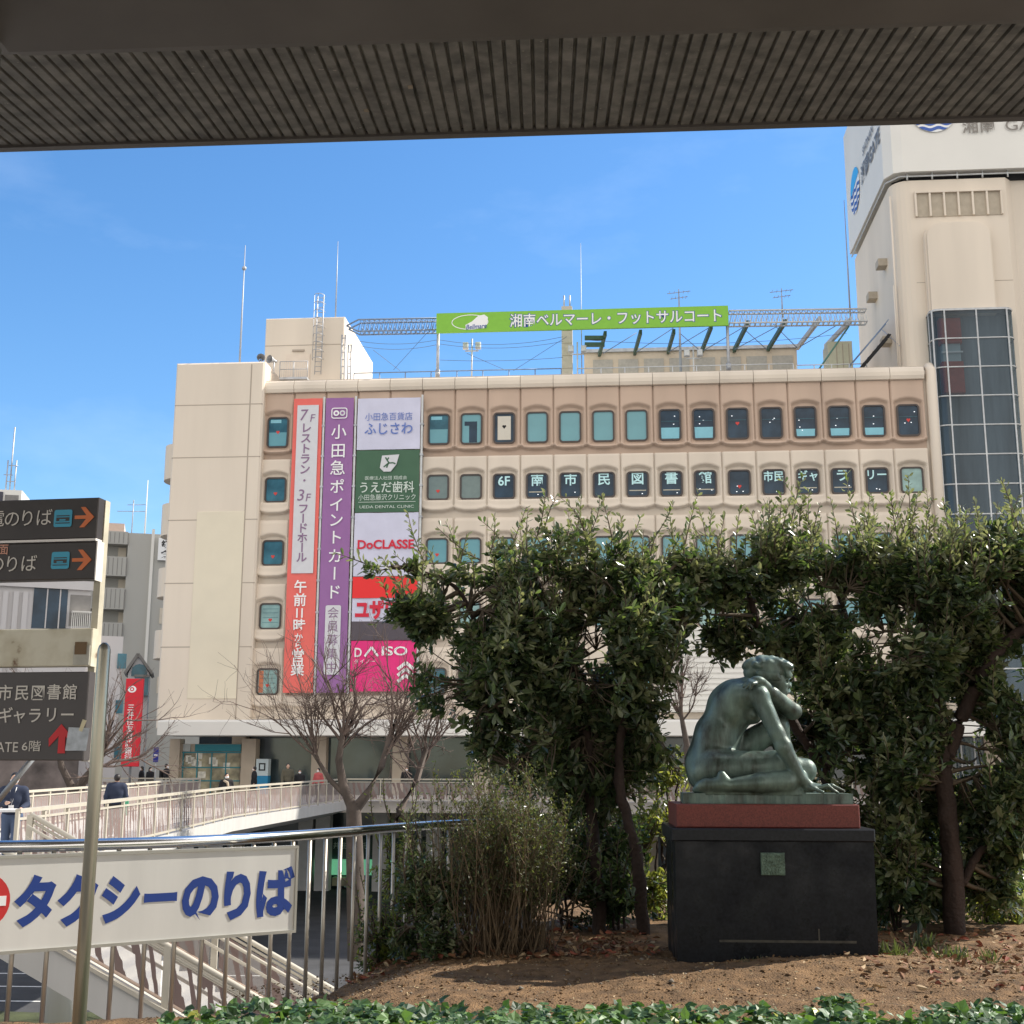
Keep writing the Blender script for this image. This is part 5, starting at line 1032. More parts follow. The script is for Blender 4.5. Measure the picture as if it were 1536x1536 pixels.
def tubes_geo(segs, n=4):
    """segs: list of (pts, r0, r1)"""
    V, Q = [], []; off = 0
    for pts, r0, r1 in segs:
        pts = np.array(pts, float); k = len(pts); T = np.gradient(pts, axis=0); T /= np.maximum(np.linalg.norm(T, axis=1, keepdims=True), 1e-9)
        ref = np.where(np.abs(T[:, 2:3]) < .9, np.array([[0, 0, 1.]]), np.array([[1., 0, 0]])); A = np.cross(T, ref); A /= np.linalg.norm(A, axis=1, keepdims=True); B = np.cross(T, A); rr_ = np.linspace(r0, r1, k)[:, None]
        for q_ in range(n): pass
        ring = np.stack([pts+(A*math.cos(2*math.pi*q_/n)+B*math.sin(2*math.pi*q_/n))*rr_ for q_ in range(n)], 1).reshape(-1, 3); V.append(ring)
        i = np.arange(k-1)[:, None]; j = np.arange(n)[None]; Q.append(np.stack([off+i*n+j, off+i*n+(j+1) % n, off+(i+1)*n+(j+1) % n, off+(i+1)*n+j], -1).reshape(-1, 4)); off += k*n
    return np.concatenate(V), np.concatenate(Q)
def bend(a, b2, r, amt, k=5):
    a, b2 = np.array(a, float), np.array(b2, float); o = r.normal(size=3)*amt*np.linalg.norm(b2-a); return [a+(b2-a)*t_+o*4*t_*(1-t_)*.5 for t_ in np.linspace(0, 1, k)]
barkm = mat('reddish_bark', (.034, .02, .015), .85, var=.4, scale=14, bump=.8, bscale=30, streak=True); twigm = mat('twig_brown', (.10, .075, .05), .8, var=.2)
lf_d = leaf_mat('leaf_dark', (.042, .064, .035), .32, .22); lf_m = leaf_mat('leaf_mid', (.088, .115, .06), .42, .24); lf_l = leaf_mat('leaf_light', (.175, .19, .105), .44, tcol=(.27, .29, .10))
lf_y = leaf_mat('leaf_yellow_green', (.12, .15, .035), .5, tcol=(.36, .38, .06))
def pxE(px, py, Y, rx, rz, ry): # ellipsoid in photo pixels at distance Y
    p = at(px, py, Y); k = Y*1.03/F; return (np.array(p), np.array((rx*k, ry, rz*k)))
def leafy(name, lab, cat, trunks, ells, sprouts, dens, leaf=.096, grp='evergreen trees behind the statue', gap=.0, seed=1, mats=None, light=.20, loc=None):
    r = np.random.default_rng(seed); base = Vector(trunks[0][0][0]); sprouts = list(sprouts); T = thing(name, lab, cat, base, 0, grp); o = np.array(base); mats = mats or [lf_d, lf_m, lf_l]
    segs = []; sk = []
    for pts, r0, r1 in trunks:
        P = [np.array(p, float) for p in pts]; D = []
        P[0] = P[0]-np.array((0, 0, .35)) if len(D) == 0 and P[0][2] < 1.0 else P[0]
        for i in range(len(P)-1):
            q0, q1, q2, q3 = P[max(0, i-1)], P[i], P[i+1], P[min(len(P)-1, i+2)]; k = 10
            for t_ in range(k): u = t_/k; D.append(.5*(2*q1+(q2-q0)*u+(2*q0-5*q1+4*q2-q3)*u*u+(3*q1-q0-3*q2+q3)*u**3) + r.normal(size=3)*.003)
        D.append(P[-1]); segs.append((D, r0, r1)); sk += D
    V, Q = tubes_geo(segs, 10); V = V + np.array([[noise.noise(tuple(v*9))*.018]*3 for v in V]); np_mesh('trunk', V-o, Q, [barkm], None, True, T)
    sk = np.array(sk); br = []; tips = []; C = []; D = []; LL_ = []; MI = []
    for (c, rad), dn in zip(ells, dens):
        nb = max(3, int(dn/45)); subs = []
        for _ in range(nb):
            d = r.normal(size=3); d /= np.linalg.norm(d); p = c+d*rad*r.uniform(.15, .6); a = sk[np.argmin(np.linalg.norm(sk-p, axis=1)+.25*np.abs(sk[:, 2]-p[2]+.3))]
            pts = bend(a, p, r, .18, 6); br.append((pts, .02, .008)); subs += pts[2:]
        subs = np.array(subs); m_ = 0; tries = 0
        dn = int(dn*.92)
        while m_ < dn and tries < dn*6:
            tries += 1; d = r.normal(size=3); d /= np.linalg.norm(d); lump = 1+.42*noise.noise(tuple(d*1.9+c*2+seed))+.2*noise.noise(tuple(d*4.3+c)); p = c+d*rad*lump*(r.uniform(.12, 1.0)**.5)
            g = noise.noise(tuple(p*2.1+seed*3.1))+.5*noise.noise(tuple(p*5.3+seed))
            if g < gap: continue
            m_ += 1; a = subs[np.argmin(np.linalg.norm(subs-p, axis=1))]
            if r.random() < .55: br.append((bend(a, p, r, .15, 4), .006, .003))
            ax = p-a; ax = ax/max(np.linalg.norm(ax), 1e-6)*.5+d*.35+np.array((0, 0, .55)); ax /= np.linalg.norm(ax); k = r.integers(6, 10)
            if dn > 100 and r.random() < .085 and d[2] > -.3:
                q_ = p+(d*.5+np.array((r.normal()*.35, r.normal()*.2, 1.0)))*r.uniform(.10, .38); sprouts.append((tuple(p), tuple(q_)))
            lt = (r.random() < light+.30*max(0, (p[2]-c[2])/rad[2]))  # light leaves grow commoner towards the crown top, sunlight put into the leaf colour
            for i in range(k):
                e = r.normal(size=3); e -= ax*(e@ax); e /= np.linalg.norm(e)
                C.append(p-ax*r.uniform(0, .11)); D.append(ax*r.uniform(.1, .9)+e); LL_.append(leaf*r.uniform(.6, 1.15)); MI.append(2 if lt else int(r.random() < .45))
    for (a, b2) in sprouts:
        pts = bend(a, b2, r, .12, 9); br.append((pts, .006, .002)); pa_ = np.array(pts); n = int(np.linalg.norm(pa_[-1]-pa_[0])/.016)
        for i in range(n):
            u = (i/n)*8; j = min(7, int(u)); p = pa_[j]+(pa_[j+1]-pa_[j])*(u-j); ax = pa_[j+1]-pa_[j]; ax /= np.linalg.norm(ax); e = r.normal(size=3); e -= ax*(e@ax); e /= np.linalg.norm(e)
            if r.random() < .12: p = p+e*.03
            C.append(p); D.append(ax*r.uniform(.5, 1.4)+e); LL_.append(leaf*r.uniform(.45, .85)*(1.1-.35*i/n)); MI.append(2 if r.random() < .8 else 1)
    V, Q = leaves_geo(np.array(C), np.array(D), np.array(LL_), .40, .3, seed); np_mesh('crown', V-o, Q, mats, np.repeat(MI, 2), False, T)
    V, Q = tubes_geo(br, 4); np_mesh('branch', V-o, Q, [twigm], None, True, T); return T
def P3(px, py, Y): return tuple(at(px, py, Y))
YA = 9.5
def sp(lst, Y, dy=0): return [(P3(a, b2, Y+dy), P3(c, d, Y+dy)) for a, b2, c, d in lst]
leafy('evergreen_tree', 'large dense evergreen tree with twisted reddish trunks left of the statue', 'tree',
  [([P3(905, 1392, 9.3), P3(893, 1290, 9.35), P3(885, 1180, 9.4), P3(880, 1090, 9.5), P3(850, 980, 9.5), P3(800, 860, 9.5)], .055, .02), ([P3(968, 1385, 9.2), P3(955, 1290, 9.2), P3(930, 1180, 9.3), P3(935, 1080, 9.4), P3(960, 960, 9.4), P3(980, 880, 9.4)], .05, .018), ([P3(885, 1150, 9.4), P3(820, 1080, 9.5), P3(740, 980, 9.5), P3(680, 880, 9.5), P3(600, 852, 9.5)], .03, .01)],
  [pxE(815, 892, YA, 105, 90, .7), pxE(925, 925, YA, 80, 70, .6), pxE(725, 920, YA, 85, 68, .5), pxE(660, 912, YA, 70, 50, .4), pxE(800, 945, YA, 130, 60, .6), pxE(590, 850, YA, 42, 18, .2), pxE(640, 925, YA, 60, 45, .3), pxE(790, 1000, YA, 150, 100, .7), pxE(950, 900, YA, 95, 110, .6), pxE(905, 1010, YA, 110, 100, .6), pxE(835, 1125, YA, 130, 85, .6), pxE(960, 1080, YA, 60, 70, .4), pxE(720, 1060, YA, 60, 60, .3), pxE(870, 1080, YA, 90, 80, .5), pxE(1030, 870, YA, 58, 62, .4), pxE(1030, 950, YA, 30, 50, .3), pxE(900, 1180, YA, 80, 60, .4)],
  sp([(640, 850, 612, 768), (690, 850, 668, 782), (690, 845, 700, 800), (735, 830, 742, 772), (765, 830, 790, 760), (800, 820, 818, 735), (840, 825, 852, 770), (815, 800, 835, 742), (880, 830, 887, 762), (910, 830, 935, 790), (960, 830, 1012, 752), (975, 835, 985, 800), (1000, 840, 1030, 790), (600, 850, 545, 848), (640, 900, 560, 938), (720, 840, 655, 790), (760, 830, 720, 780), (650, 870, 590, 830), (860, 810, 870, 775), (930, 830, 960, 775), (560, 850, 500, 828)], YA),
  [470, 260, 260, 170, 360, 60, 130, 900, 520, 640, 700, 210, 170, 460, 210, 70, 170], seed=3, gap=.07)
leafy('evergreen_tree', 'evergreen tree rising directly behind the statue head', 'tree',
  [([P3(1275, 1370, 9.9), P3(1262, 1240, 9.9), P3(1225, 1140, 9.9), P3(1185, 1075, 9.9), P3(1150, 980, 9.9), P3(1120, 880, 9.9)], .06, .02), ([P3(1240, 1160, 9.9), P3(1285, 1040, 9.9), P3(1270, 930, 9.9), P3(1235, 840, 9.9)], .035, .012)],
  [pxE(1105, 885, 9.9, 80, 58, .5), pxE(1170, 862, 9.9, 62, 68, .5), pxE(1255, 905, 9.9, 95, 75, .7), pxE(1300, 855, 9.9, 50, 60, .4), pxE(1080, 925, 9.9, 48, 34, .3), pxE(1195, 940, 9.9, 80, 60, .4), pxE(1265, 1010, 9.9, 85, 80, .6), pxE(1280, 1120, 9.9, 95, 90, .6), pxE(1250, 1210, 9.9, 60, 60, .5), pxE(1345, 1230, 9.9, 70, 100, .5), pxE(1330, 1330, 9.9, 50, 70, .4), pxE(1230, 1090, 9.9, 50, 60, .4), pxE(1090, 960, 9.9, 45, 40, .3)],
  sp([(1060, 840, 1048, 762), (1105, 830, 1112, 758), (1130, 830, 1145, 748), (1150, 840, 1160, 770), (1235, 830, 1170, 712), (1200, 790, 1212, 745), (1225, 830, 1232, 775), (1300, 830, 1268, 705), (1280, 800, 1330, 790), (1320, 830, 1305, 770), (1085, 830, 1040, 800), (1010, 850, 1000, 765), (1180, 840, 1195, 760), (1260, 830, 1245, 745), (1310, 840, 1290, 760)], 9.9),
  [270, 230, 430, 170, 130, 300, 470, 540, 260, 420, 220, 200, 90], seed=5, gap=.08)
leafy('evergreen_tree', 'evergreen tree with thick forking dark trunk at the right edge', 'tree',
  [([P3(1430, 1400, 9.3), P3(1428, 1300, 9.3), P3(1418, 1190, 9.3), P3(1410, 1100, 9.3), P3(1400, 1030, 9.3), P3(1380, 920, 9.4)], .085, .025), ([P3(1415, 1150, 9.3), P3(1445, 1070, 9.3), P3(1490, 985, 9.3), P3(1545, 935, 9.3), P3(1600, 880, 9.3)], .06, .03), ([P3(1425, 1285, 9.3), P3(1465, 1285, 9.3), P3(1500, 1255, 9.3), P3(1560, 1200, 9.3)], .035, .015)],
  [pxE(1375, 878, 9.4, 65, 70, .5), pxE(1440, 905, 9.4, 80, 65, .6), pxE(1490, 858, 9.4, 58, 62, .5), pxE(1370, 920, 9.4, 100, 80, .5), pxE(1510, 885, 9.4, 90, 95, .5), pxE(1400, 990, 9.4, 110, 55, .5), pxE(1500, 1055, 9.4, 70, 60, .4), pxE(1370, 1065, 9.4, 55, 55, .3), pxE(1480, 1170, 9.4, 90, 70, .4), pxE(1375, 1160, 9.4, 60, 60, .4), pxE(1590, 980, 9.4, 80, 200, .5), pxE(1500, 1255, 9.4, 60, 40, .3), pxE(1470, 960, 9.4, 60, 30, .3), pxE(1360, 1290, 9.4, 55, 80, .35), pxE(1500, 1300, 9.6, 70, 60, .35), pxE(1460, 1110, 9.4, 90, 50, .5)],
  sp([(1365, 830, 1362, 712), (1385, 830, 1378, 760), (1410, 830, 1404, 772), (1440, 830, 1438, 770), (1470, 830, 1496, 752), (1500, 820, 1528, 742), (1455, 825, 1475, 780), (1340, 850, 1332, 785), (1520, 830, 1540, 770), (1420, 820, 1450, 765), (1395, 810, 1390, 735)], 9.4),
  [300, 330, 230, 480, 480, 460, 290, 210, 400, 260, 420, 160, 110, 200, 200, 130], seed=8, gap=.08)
# low shrubs
def shrub(px, py, Y, rx, rz, ry, n, lab, mats, leaf, seed, cat='shrub', name='evergreen_shrub', light=.1, sprouts=()):
    b0 = at(px, py+rz, Y); zg = soil_z(b0.x, Y) if Y < rail_y(b0.x) else .1; base = (b0.x, Y, zg-.03); c = at(px, py, Y)
    st = [([base, (b0.x+.05*(k-1), Y+.04*k, (zg+c.z)/2), tuple(at(px+(k-1)*rx*.4, py-rz*.3, Y))], .014, .006) for k in range(3)]
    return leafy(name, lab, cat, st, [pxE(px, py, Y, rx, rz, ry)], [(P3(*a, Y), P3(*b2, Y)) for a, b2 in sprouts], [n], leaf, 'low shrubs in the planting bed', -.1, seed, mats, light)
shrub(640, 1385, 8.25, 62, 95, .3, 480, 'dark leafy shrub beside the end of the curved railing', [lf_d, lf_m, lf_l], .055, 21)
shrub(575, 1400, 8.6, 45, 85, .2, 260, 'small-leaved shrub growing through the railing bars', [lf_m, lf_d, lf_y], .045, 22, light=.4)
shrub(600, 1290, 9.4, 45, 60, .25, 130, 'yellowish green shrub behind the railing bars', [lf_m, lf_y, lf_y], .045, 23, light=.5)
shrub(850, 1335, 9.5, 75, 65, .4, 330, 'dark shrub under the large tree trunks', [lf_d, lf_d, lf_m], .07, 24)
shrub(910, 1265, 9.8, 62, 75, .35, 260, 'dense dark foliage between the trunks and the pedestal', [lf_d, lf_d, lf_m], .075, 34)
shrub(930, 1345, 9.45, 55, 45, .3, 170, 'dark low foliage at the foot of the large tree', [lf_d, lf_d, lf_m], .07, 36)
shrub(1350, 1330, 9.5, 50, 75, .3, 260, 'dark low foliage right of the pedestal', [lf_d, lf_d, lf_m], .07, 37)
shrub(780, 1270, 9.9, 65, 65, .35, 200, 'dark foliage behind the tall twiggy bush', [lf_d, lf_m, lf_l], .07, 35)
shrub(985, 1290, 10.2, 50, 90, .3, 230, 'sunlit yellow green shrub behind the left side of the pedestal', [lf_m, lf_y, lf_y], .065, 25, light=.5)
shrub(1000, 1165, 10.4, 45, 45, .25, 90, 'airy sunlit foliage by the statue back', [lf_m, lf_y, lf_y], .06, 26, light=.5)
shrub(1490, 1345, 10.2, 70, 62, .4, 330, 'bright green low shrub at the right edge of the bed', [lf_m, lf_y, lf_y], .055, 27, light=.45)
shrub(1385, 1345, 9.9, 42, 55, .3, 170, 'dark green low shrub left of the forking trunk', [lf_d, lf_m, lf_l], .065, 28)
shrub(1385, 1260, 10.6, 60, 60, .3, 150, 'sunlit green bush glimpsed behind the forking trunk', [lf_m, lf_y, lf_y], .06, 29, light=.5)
# twiggy bush : fans of thin stems with tiny leaves
def twiggy(px, py, Y, n, spread, hpx, lab, seed, stemc, tiny):
    r = np.random.default_rng(seed); b0 = at(px, py, Y); base = np.array((b0.x, Y, soil_z(b0.x, Y))); T = thing('twiggy_bush', lab, 'bush', tuple(base), 0, 'twiggy bushes in the bed'); segs = []; C = []; D = []
    Hm = hpx/F*Y*1.03
    for _ in range(n):
        a = base+np.array((r.normal()*.09, r.normal()*.06, -.02)); ang = r.normal()*spread; h = Hm*r.uniform(.55, 1.0); tip = a+np.array((math.sin(ang)*h*1.0, r.normal()*.18, h*math.cos(ang))); pts = bend(a, tip, r, .10, 8); segs.append((pts, .0045, .0015))
        for _2 in range(r.integers(4, 9)):
            j = r.integers(3, 8); p = pts[j]; q_ = p+np.array((r.normal()*.085, r.normal()*.08, r.uniform(.08, .24))); tw = bend(p, q_, r, .15, 4); segs.append((tw, .002, .001))
            for _3 in range(tiny): w = tw[r.integers(1, 4)]; C.append(w+r.normal(size=3)*.012); D.append(r.normal(size=3)+np.array((0, 0, .5)))
    V, Q = tubes_geo(segs, 3); np_mesh('stem', V-base, Q, [stemc], None, True, T)
    V, Q = leaves_geo(np.array(C), np.array(D), r.uniform(.012, .028, len(C)), .45, .3, seed); np_mesh('foliage', V-base, Q, [leaf_mat('tiny_leaf', (.085, .09, .045), .4, .5), lf_d], (r.random(len(Q)//2) < .25).repeat(2).astype(int), False, T)
stemc = mat('straw_stem', (.12, .085, .05), .8, var=.25)
twiggy(735, 1428, 8.2, 150, .20, 232, 'tall fan of dry brown twigs with tiny leaves left of the tree trunks', 31, stemc, 13)
twiggy(795, 1420, 8.35, 70, .20, 200, 'smaller fan of brown twigs just right of the tall one', 32, stemc, 13)
# bare winter trees beyond the railing
def bare_tree(trunks, lab, seed, Y, nmain, lim, rr0):
    r = np.random.default_rng(seed); base = np.array(trunks[0][0][0]); T = thing('bare_tree', lab, 'tree', tuple(base), 0, 'bare winter trees near the bridge'); segs = [(t_[0], t_[1], t_[2]) for t_ in trunks]; V, Q = tubes_geo([([np.array(p) for p in a], b2, c) for a, b2, c in segs], 9); np_mesh('trunk', V-base, Q, [mat('winter_bark', (.085, .066, .055), .9, var=.3, scale=3, bump=.5)], None, True, T)
    tw = []
    def grow(p, d, L_, rad, lev):
        k = 5; pts = [p]; dd = d.copy()
        for i in range(k): dd = dd+r.normal(size=3)*.10+np.array((0, 0, .05)); dd /= np.linalg.norm(dd); pts.append(pts[-1]+dd*L_/k)
        tw.append((pts, rad, rad*.55))
        if lev == 0: return
        for _ in range(r.integers(3, 6)):
            j = r.integers(1, 6); e = r.normal(size=3); nd = dd*.9+e*.42; nd /= np.linalg.norm(nd); grow(pts[j], nd, L_*r.uniform(.5, .85), max(.006, rad*.5), lev-1)
    for a, b2, c in trunks[1:] if len(trunks) > 1 else trunks:
        p = np.array(a[-1]); d = p-np.array(a[-2]); d /= np.linalg.norm(d)
        for _ in range(nmain):
            nd = d+r.normal(size=3)*.38; nd /= np.linalg.norm(nd); j = r.uniform(.2, 1); q0 = np.array(a[-2])+(p-np.array(a[-2]))*j; grow(q0, nd, lim*r.uniform(.7, 1.1), c*.7, 3)
    V, Q = tubes_geo(tw, 3); np_mesh('crown', V-base, Q, [mat('winter_twig', (.125, .09, .075), .9, var=.2)], None, True, T)
Yb = 38
bare_tree([([P3(536, 1440, Yb), P3(532, 1290, Yb), P3(530, 1205, Yb)], .30, .22), ([P3(530, 1215, Yb), P3(515, 1180, Yb), P3(508, 1140, Yb), P3(514, 1100, Yb)], .17, .08), ([P3(532, 1215, Yb), P3(552, 1190, Yb), P3(572, 1150, Yb), P3(585, 1105, Yb)], .17, .07), ([P3(530, 1205, Yb), P3(495, 1170, Yb), P3(470, 1130, Yb)], .10, .05), ([P3(590, 1240, Yb+1), P3(600, 1215, Yb+1), P3(625, 1170, Yb+1), P3(640, 1120, Yb+1)], .17, .07)], 'bare spreading winter tree with several trunks in front of the store', 41, Yb, 7, 1.7, .1)
bare_tree([([P3(96, 1330, 46), P3(105, 1230, 46), P3(118, 1180, 46)], .25, .2), ([P3(110, 1190, 46), P3(135, 1160, 46), P3(155, 1128, 46)], .2, .1), ([P3(112, 1190, 46), P3(92, 1150, 46), P3(85, 1100, 46)], .15, .08)], 'dark leaning bare tree behind the steel pole on the left', 42, 46, 6, 1.9, .1)
bare_tree([([P3(1040, 1330, 34), P3(1036, 1200, 34), P3(1030, 1120, 34)], .14, .09), ([P3(1033, 1130, 34), P3(1025, 1090, 34), P3(1020, 1060, 34)], .09, .05)], 'thin bare tree seen between the statue and the big evergreen', 43, 34, 6, 1.1, .1)
# ivy along the front, grass tufts, fallen leaves
r = np.random.default_rng(51); C = []; D = []; Ls = []
for _ in range(8500):
    x = r.uniform(-1.5, 2.9); y = r.uniform(4.75, 6.22+.10*math.sin(x*5)+.07*math.sin(x*13)-(.0 if x > -.6 else .28*min(1, (-.6-x))))
    z = soil_z(x, y)+r.uniform(.01, .13)*(1 if y < 6.05 else .7)+.045*max(0, noise.noise((x*3, y*3, 2))); C.append((x, y, z)); D.append((r.normal(), r.normal()-.25, r.normal()*.35+.12)); Ls.append(r.uniform(.028, .068))
def ivy_geo(C, D, L_, seed):
    rr = np.random.default_rng(seed); C, D, L_ = np.array(C), np.array(D), np.array(L_)[:, None]; D /= np.linalg.norm(D, axis=1, keepdims=True); n = len(C); Z = np.tile([0, -.35, 1.], (n, 1))+rr.normal(size=(n, 3))*.35; U = np.cross(Z, D); U /= np.linalg.norm(U, axis=1, keepdims=True); N_ = np.cross(D, U)
    P = lambda a, b2, c=0: C+D*L_*a+U*L_*b2+N_*L_*c
    V = np.stack([P(0, 0), P(-.08, .34, .05), P(.30, .50, .02), P(.52, .33, .06), P(.88, 0, -.08), P(.52, -.33, .06), P(.30, -.50, .02), P(-.08, -.34, .05)], 1).reshape(-1, 3); b0 = np.arange(n)[:, None]*8
    return V, np.concatenate([b0+np.array([[0, 1, 2, 3]]), b0+np.array([[0, 3, 4, 5]]), b0+np.array([[0, 5, 6, 7]])], 1).reshape(-1, 4)
V, Q = ivy_geo(C, D, Ls, 5); ivm = [leaf_mat('ivy_dark', (.045, .095, .032), .2, .5), leaf_mat('ivy_mid', (.095, .165, .055), .25, .5), leaf_mat('ivy_yellow', (.30, .30, .06), .25)]
tag(np_mesh('ivy_groundcover', V, Q, ivm, np.repeat(r.choice(3, len(C), p=[.55, .43, .02]), 3)), kind='stuff')
C = []; D = []; Ls = []
for _ in range(1900):
    if r.random() < .6: x, y = r.uniform(-1.0, .95), 8.05+abs(r.normal())*.8
    else: x, y = r.uniform(1.9, 4.2), r.uniform(6.9, 9.5)
    if 1.0 < x < 2.45 and 7.7 < y < 8.8: continue
    if y > rail_y(x)-.1: continue
    C.append((x, y, soil_z(x, y)+.008+.02*r.random())); D.append((r.normal(), r.normal(), r.normal()*.3)); Ls.append(r.uniform(.03, .07))
V, Q = leaves_geo(np.array(C), np.array(D), np.array(Ls), .5, .5, 9); tag(np_mesh('fallen_leaves', V, Q, [mat('dead_leaf_brown', (.20, .10, .05), .8, var=.4, scale=20), mat('dead_leaf_pale', (.36, .26, .15), .8, var=.3, scale=20), mat('dead_leaf_red', (.22, .06, .03), .7, var=.3, scale=20)], np.repeat(r.choice(3, len(C), p=[.6, .25, .15]), 2)), kind='stuff')
C = []
for _ in range(9000): x, y = r.uniform(-1.8, 3.6), r.uniform(5.8, 8.6); C.append((x, y, soil_z(x, y)+.002))
V, Q = leaves_geo(np.array(C), r.normal(size=(len(C), 3))*np.array((1, 1, .25)), r.uniform(.006, .028, len(C)), .5, .4, 19); tag(np_mesh('soil_litter', V, Q, [soilm, mat('dead_leaf_pale', (0, 0, 0)), mat('dry_straw', (.30, .23, .13), .8, var=.2)], np.repeat(r.choice(3, len(C), p=[.55, .2, .25]), 2)), kind='stuff')
rc = np.random.default_rng(77); V = []; Q = []
octa = np.array([(1, 0, 0), (0, 1, 0), (-1, 0, 0), (0, -1, 0), (0, 0, 1), (0, 0, -1)]); fo = np.array([(0, 1, 4), (1, 2, 4), (2, 3, 4), (3, 0, 4), (1, 0, 5), (2, 1, 5), (3, 2, 5), (0, 3, 5)])
for k in range(1500):
    x, y = rc.uniform(-1.7, 3.6), rc.uniform(5.9, 8.7); s_ = rc.uniform(.004, .012)*(1 if rc.random() < .93 else 2.0); V.append(np.array((x, y, soil_z(x, y)+s_*.2))+octa*s_*rc.uniform(.6, 1.3, (6, 3))*np.array((1, 1, .6))); Q.append(fo+6*k)
tag(np_mesh('soil_clods', np.concatenate(V), np.concatenate(Q), [soilm, mat('pebble_grey', (.22, .19, .15), .9, var=.3, scale=30)], np.repeat(rc.choice(2, 1500, p=[.85, .15]), 8), True), kind='stuff')
grassm = leaf_mat('grass_blade', (.075, .09, .05), .3)
for k, (px, py, Y, h, lab) in enumerate(((1333, 1428, 8.0, .11, 'grey green weed tuft against the right side of the pedestal'), (1432, 1423, 8.1, .11, 'pale green grass tuft in the soil below the forking trunk'), (1483, 1433, 7.9, .10, 'small grass tuft at the right side of the soil'), (1408, 1418, 8.2, .09, 'tiny grass tuft left of the pale green one'), (1130, 1436, 7.62, .04, 'tiny weed in front of the pedestal left half'), (1385, 1405, 8.6, .12, 'leafy weed clump left of the forking trunk base'))):
    p = at(px, py, Y); b0 = np.array((p.x, Y, soil_z(p.x, Y)-.01)); n = 60 if h > .1 else 34; D = r.normal(size=(n, 3))*np.array((.5, .5, .2))+np.array((0, 0, .8)); V, Q = leaves_geo(b0+r.normal(size=(n, 3))*np.array((.05, .04, 0)), D, r.uniform(.5, 1.1, n)*h, .10, .3, 60+k); o = np_mesh('grass_tuft', V-b0, Q, [grassm]); o.location = b0; tag(o, lab, 'grass tuft', 'grass tufts around the pedestal')
# ------------------------------------------------------------------ pedestal and bronze
SY = 7.75
SF = Frame(at(1160, 1150, SY), R(-3)); SF.o.z = 0
bl = mat('black_granite', (.008, .009, .012), .4, var=.5, scale=60, spec=.18); patchy_gloss(bl, .18, .6, 5); bl2 = mat('black_granite_cap', (.012, .013, .016), .4, var=.4, scale=60, spec=.22); rg = mat('red_granite', (.15, .03, .022), .5, var=.35, scale=120, bump=.05); plq = mat('verdigris_plaque', (.10, .15, .115), .55, .3, var=.4, scale=25, bump=.6, bscale=60)
pd = thing('statue_pedestal', 'black granite pedestal with red stone slab and small green plaque', 'pedestal', SF.o, SF.yaw)
def frust(q, xa0, xa1, z0, xb0, xb1, z1, d0, d1, mt, y0=0):
    v = [(xa0, y0-.0, z0), (xa1, y0, z0), (xa1, y0+d0, z0), (xa0, y0+d0, z0), (xb0, y0+.012, z1), (xb1, y0+.012, z1), (xb1, y0+d1, z1), (xb0, y0+d1, z1)]
    return q.add(v, [(3, 2, 1, 0), (4, 5, 6, 7), (0, 1, 5, 4), (1, 2, 6, 5), (2, 3, 7, 6), (3, 0, 4, 7)], mt)
xl, zb_ = SF.hit(1016, 1432); xr, _ = SF.hit(1318, 1436); xl2, zt2 = SF.hit(1013, 1262); xr2, _ = SF.hit(1311, 1262); zt3 = SF.hit(1160, 1243)[1]
q = MB(); frust(q, xl, xr, zb_-.25, xl2, xr2, zt2, .82, .81, bl); q.build('base_block', pd)
q = MB(); q.bevbox(xl2-.025, xr2+.008, -.012, .84, zt2+.001, zt3, bl2, .008); q.build('cap_slab', pd)
xl3, zr1 = SF.hit(1014, 1206, .07); xr3, _ = SF.hit(1289, 1206, .07); q = MB(); q.bevbox(xl3, xr3, .07, .76, zt3+.001, zr1, rg, .006); q.build('red_slab', pd)
pa, pz1 = SF.hit(1141, 1279, -.01); pb, pz0 = SF.hit(1178, 1313, -.01); q = MB(); q.bevbox(pa, pb, -.02, .02, pz0, pz1, plq, .004)
rr = random.Random(4)
for j in range(5):
    u = pa+.02
    while u < pb-.03: w_ = .006+.012*rr.random(); q.box(u, u+w_, -.0225, -.019, pz1-.025-j*.024-.010*rr.random(), pz1-.016-j*.024, plq); u += w_+.006
q.build('plaque', pd)
q = MB(); stn = mat('lime_streak', (.06, .055, .045), .7, var=.4, scale=20); z_ = SF.hit(1160, 1414)[1]; q.box(xl+.25, xl+1.05, -.0035+.002, .0, z_, z_+.014, stn); q.box(xl+.83, xl+.838, -.0035+.002, .0, z_, z_+.08, stn); q.build('stain', pd)
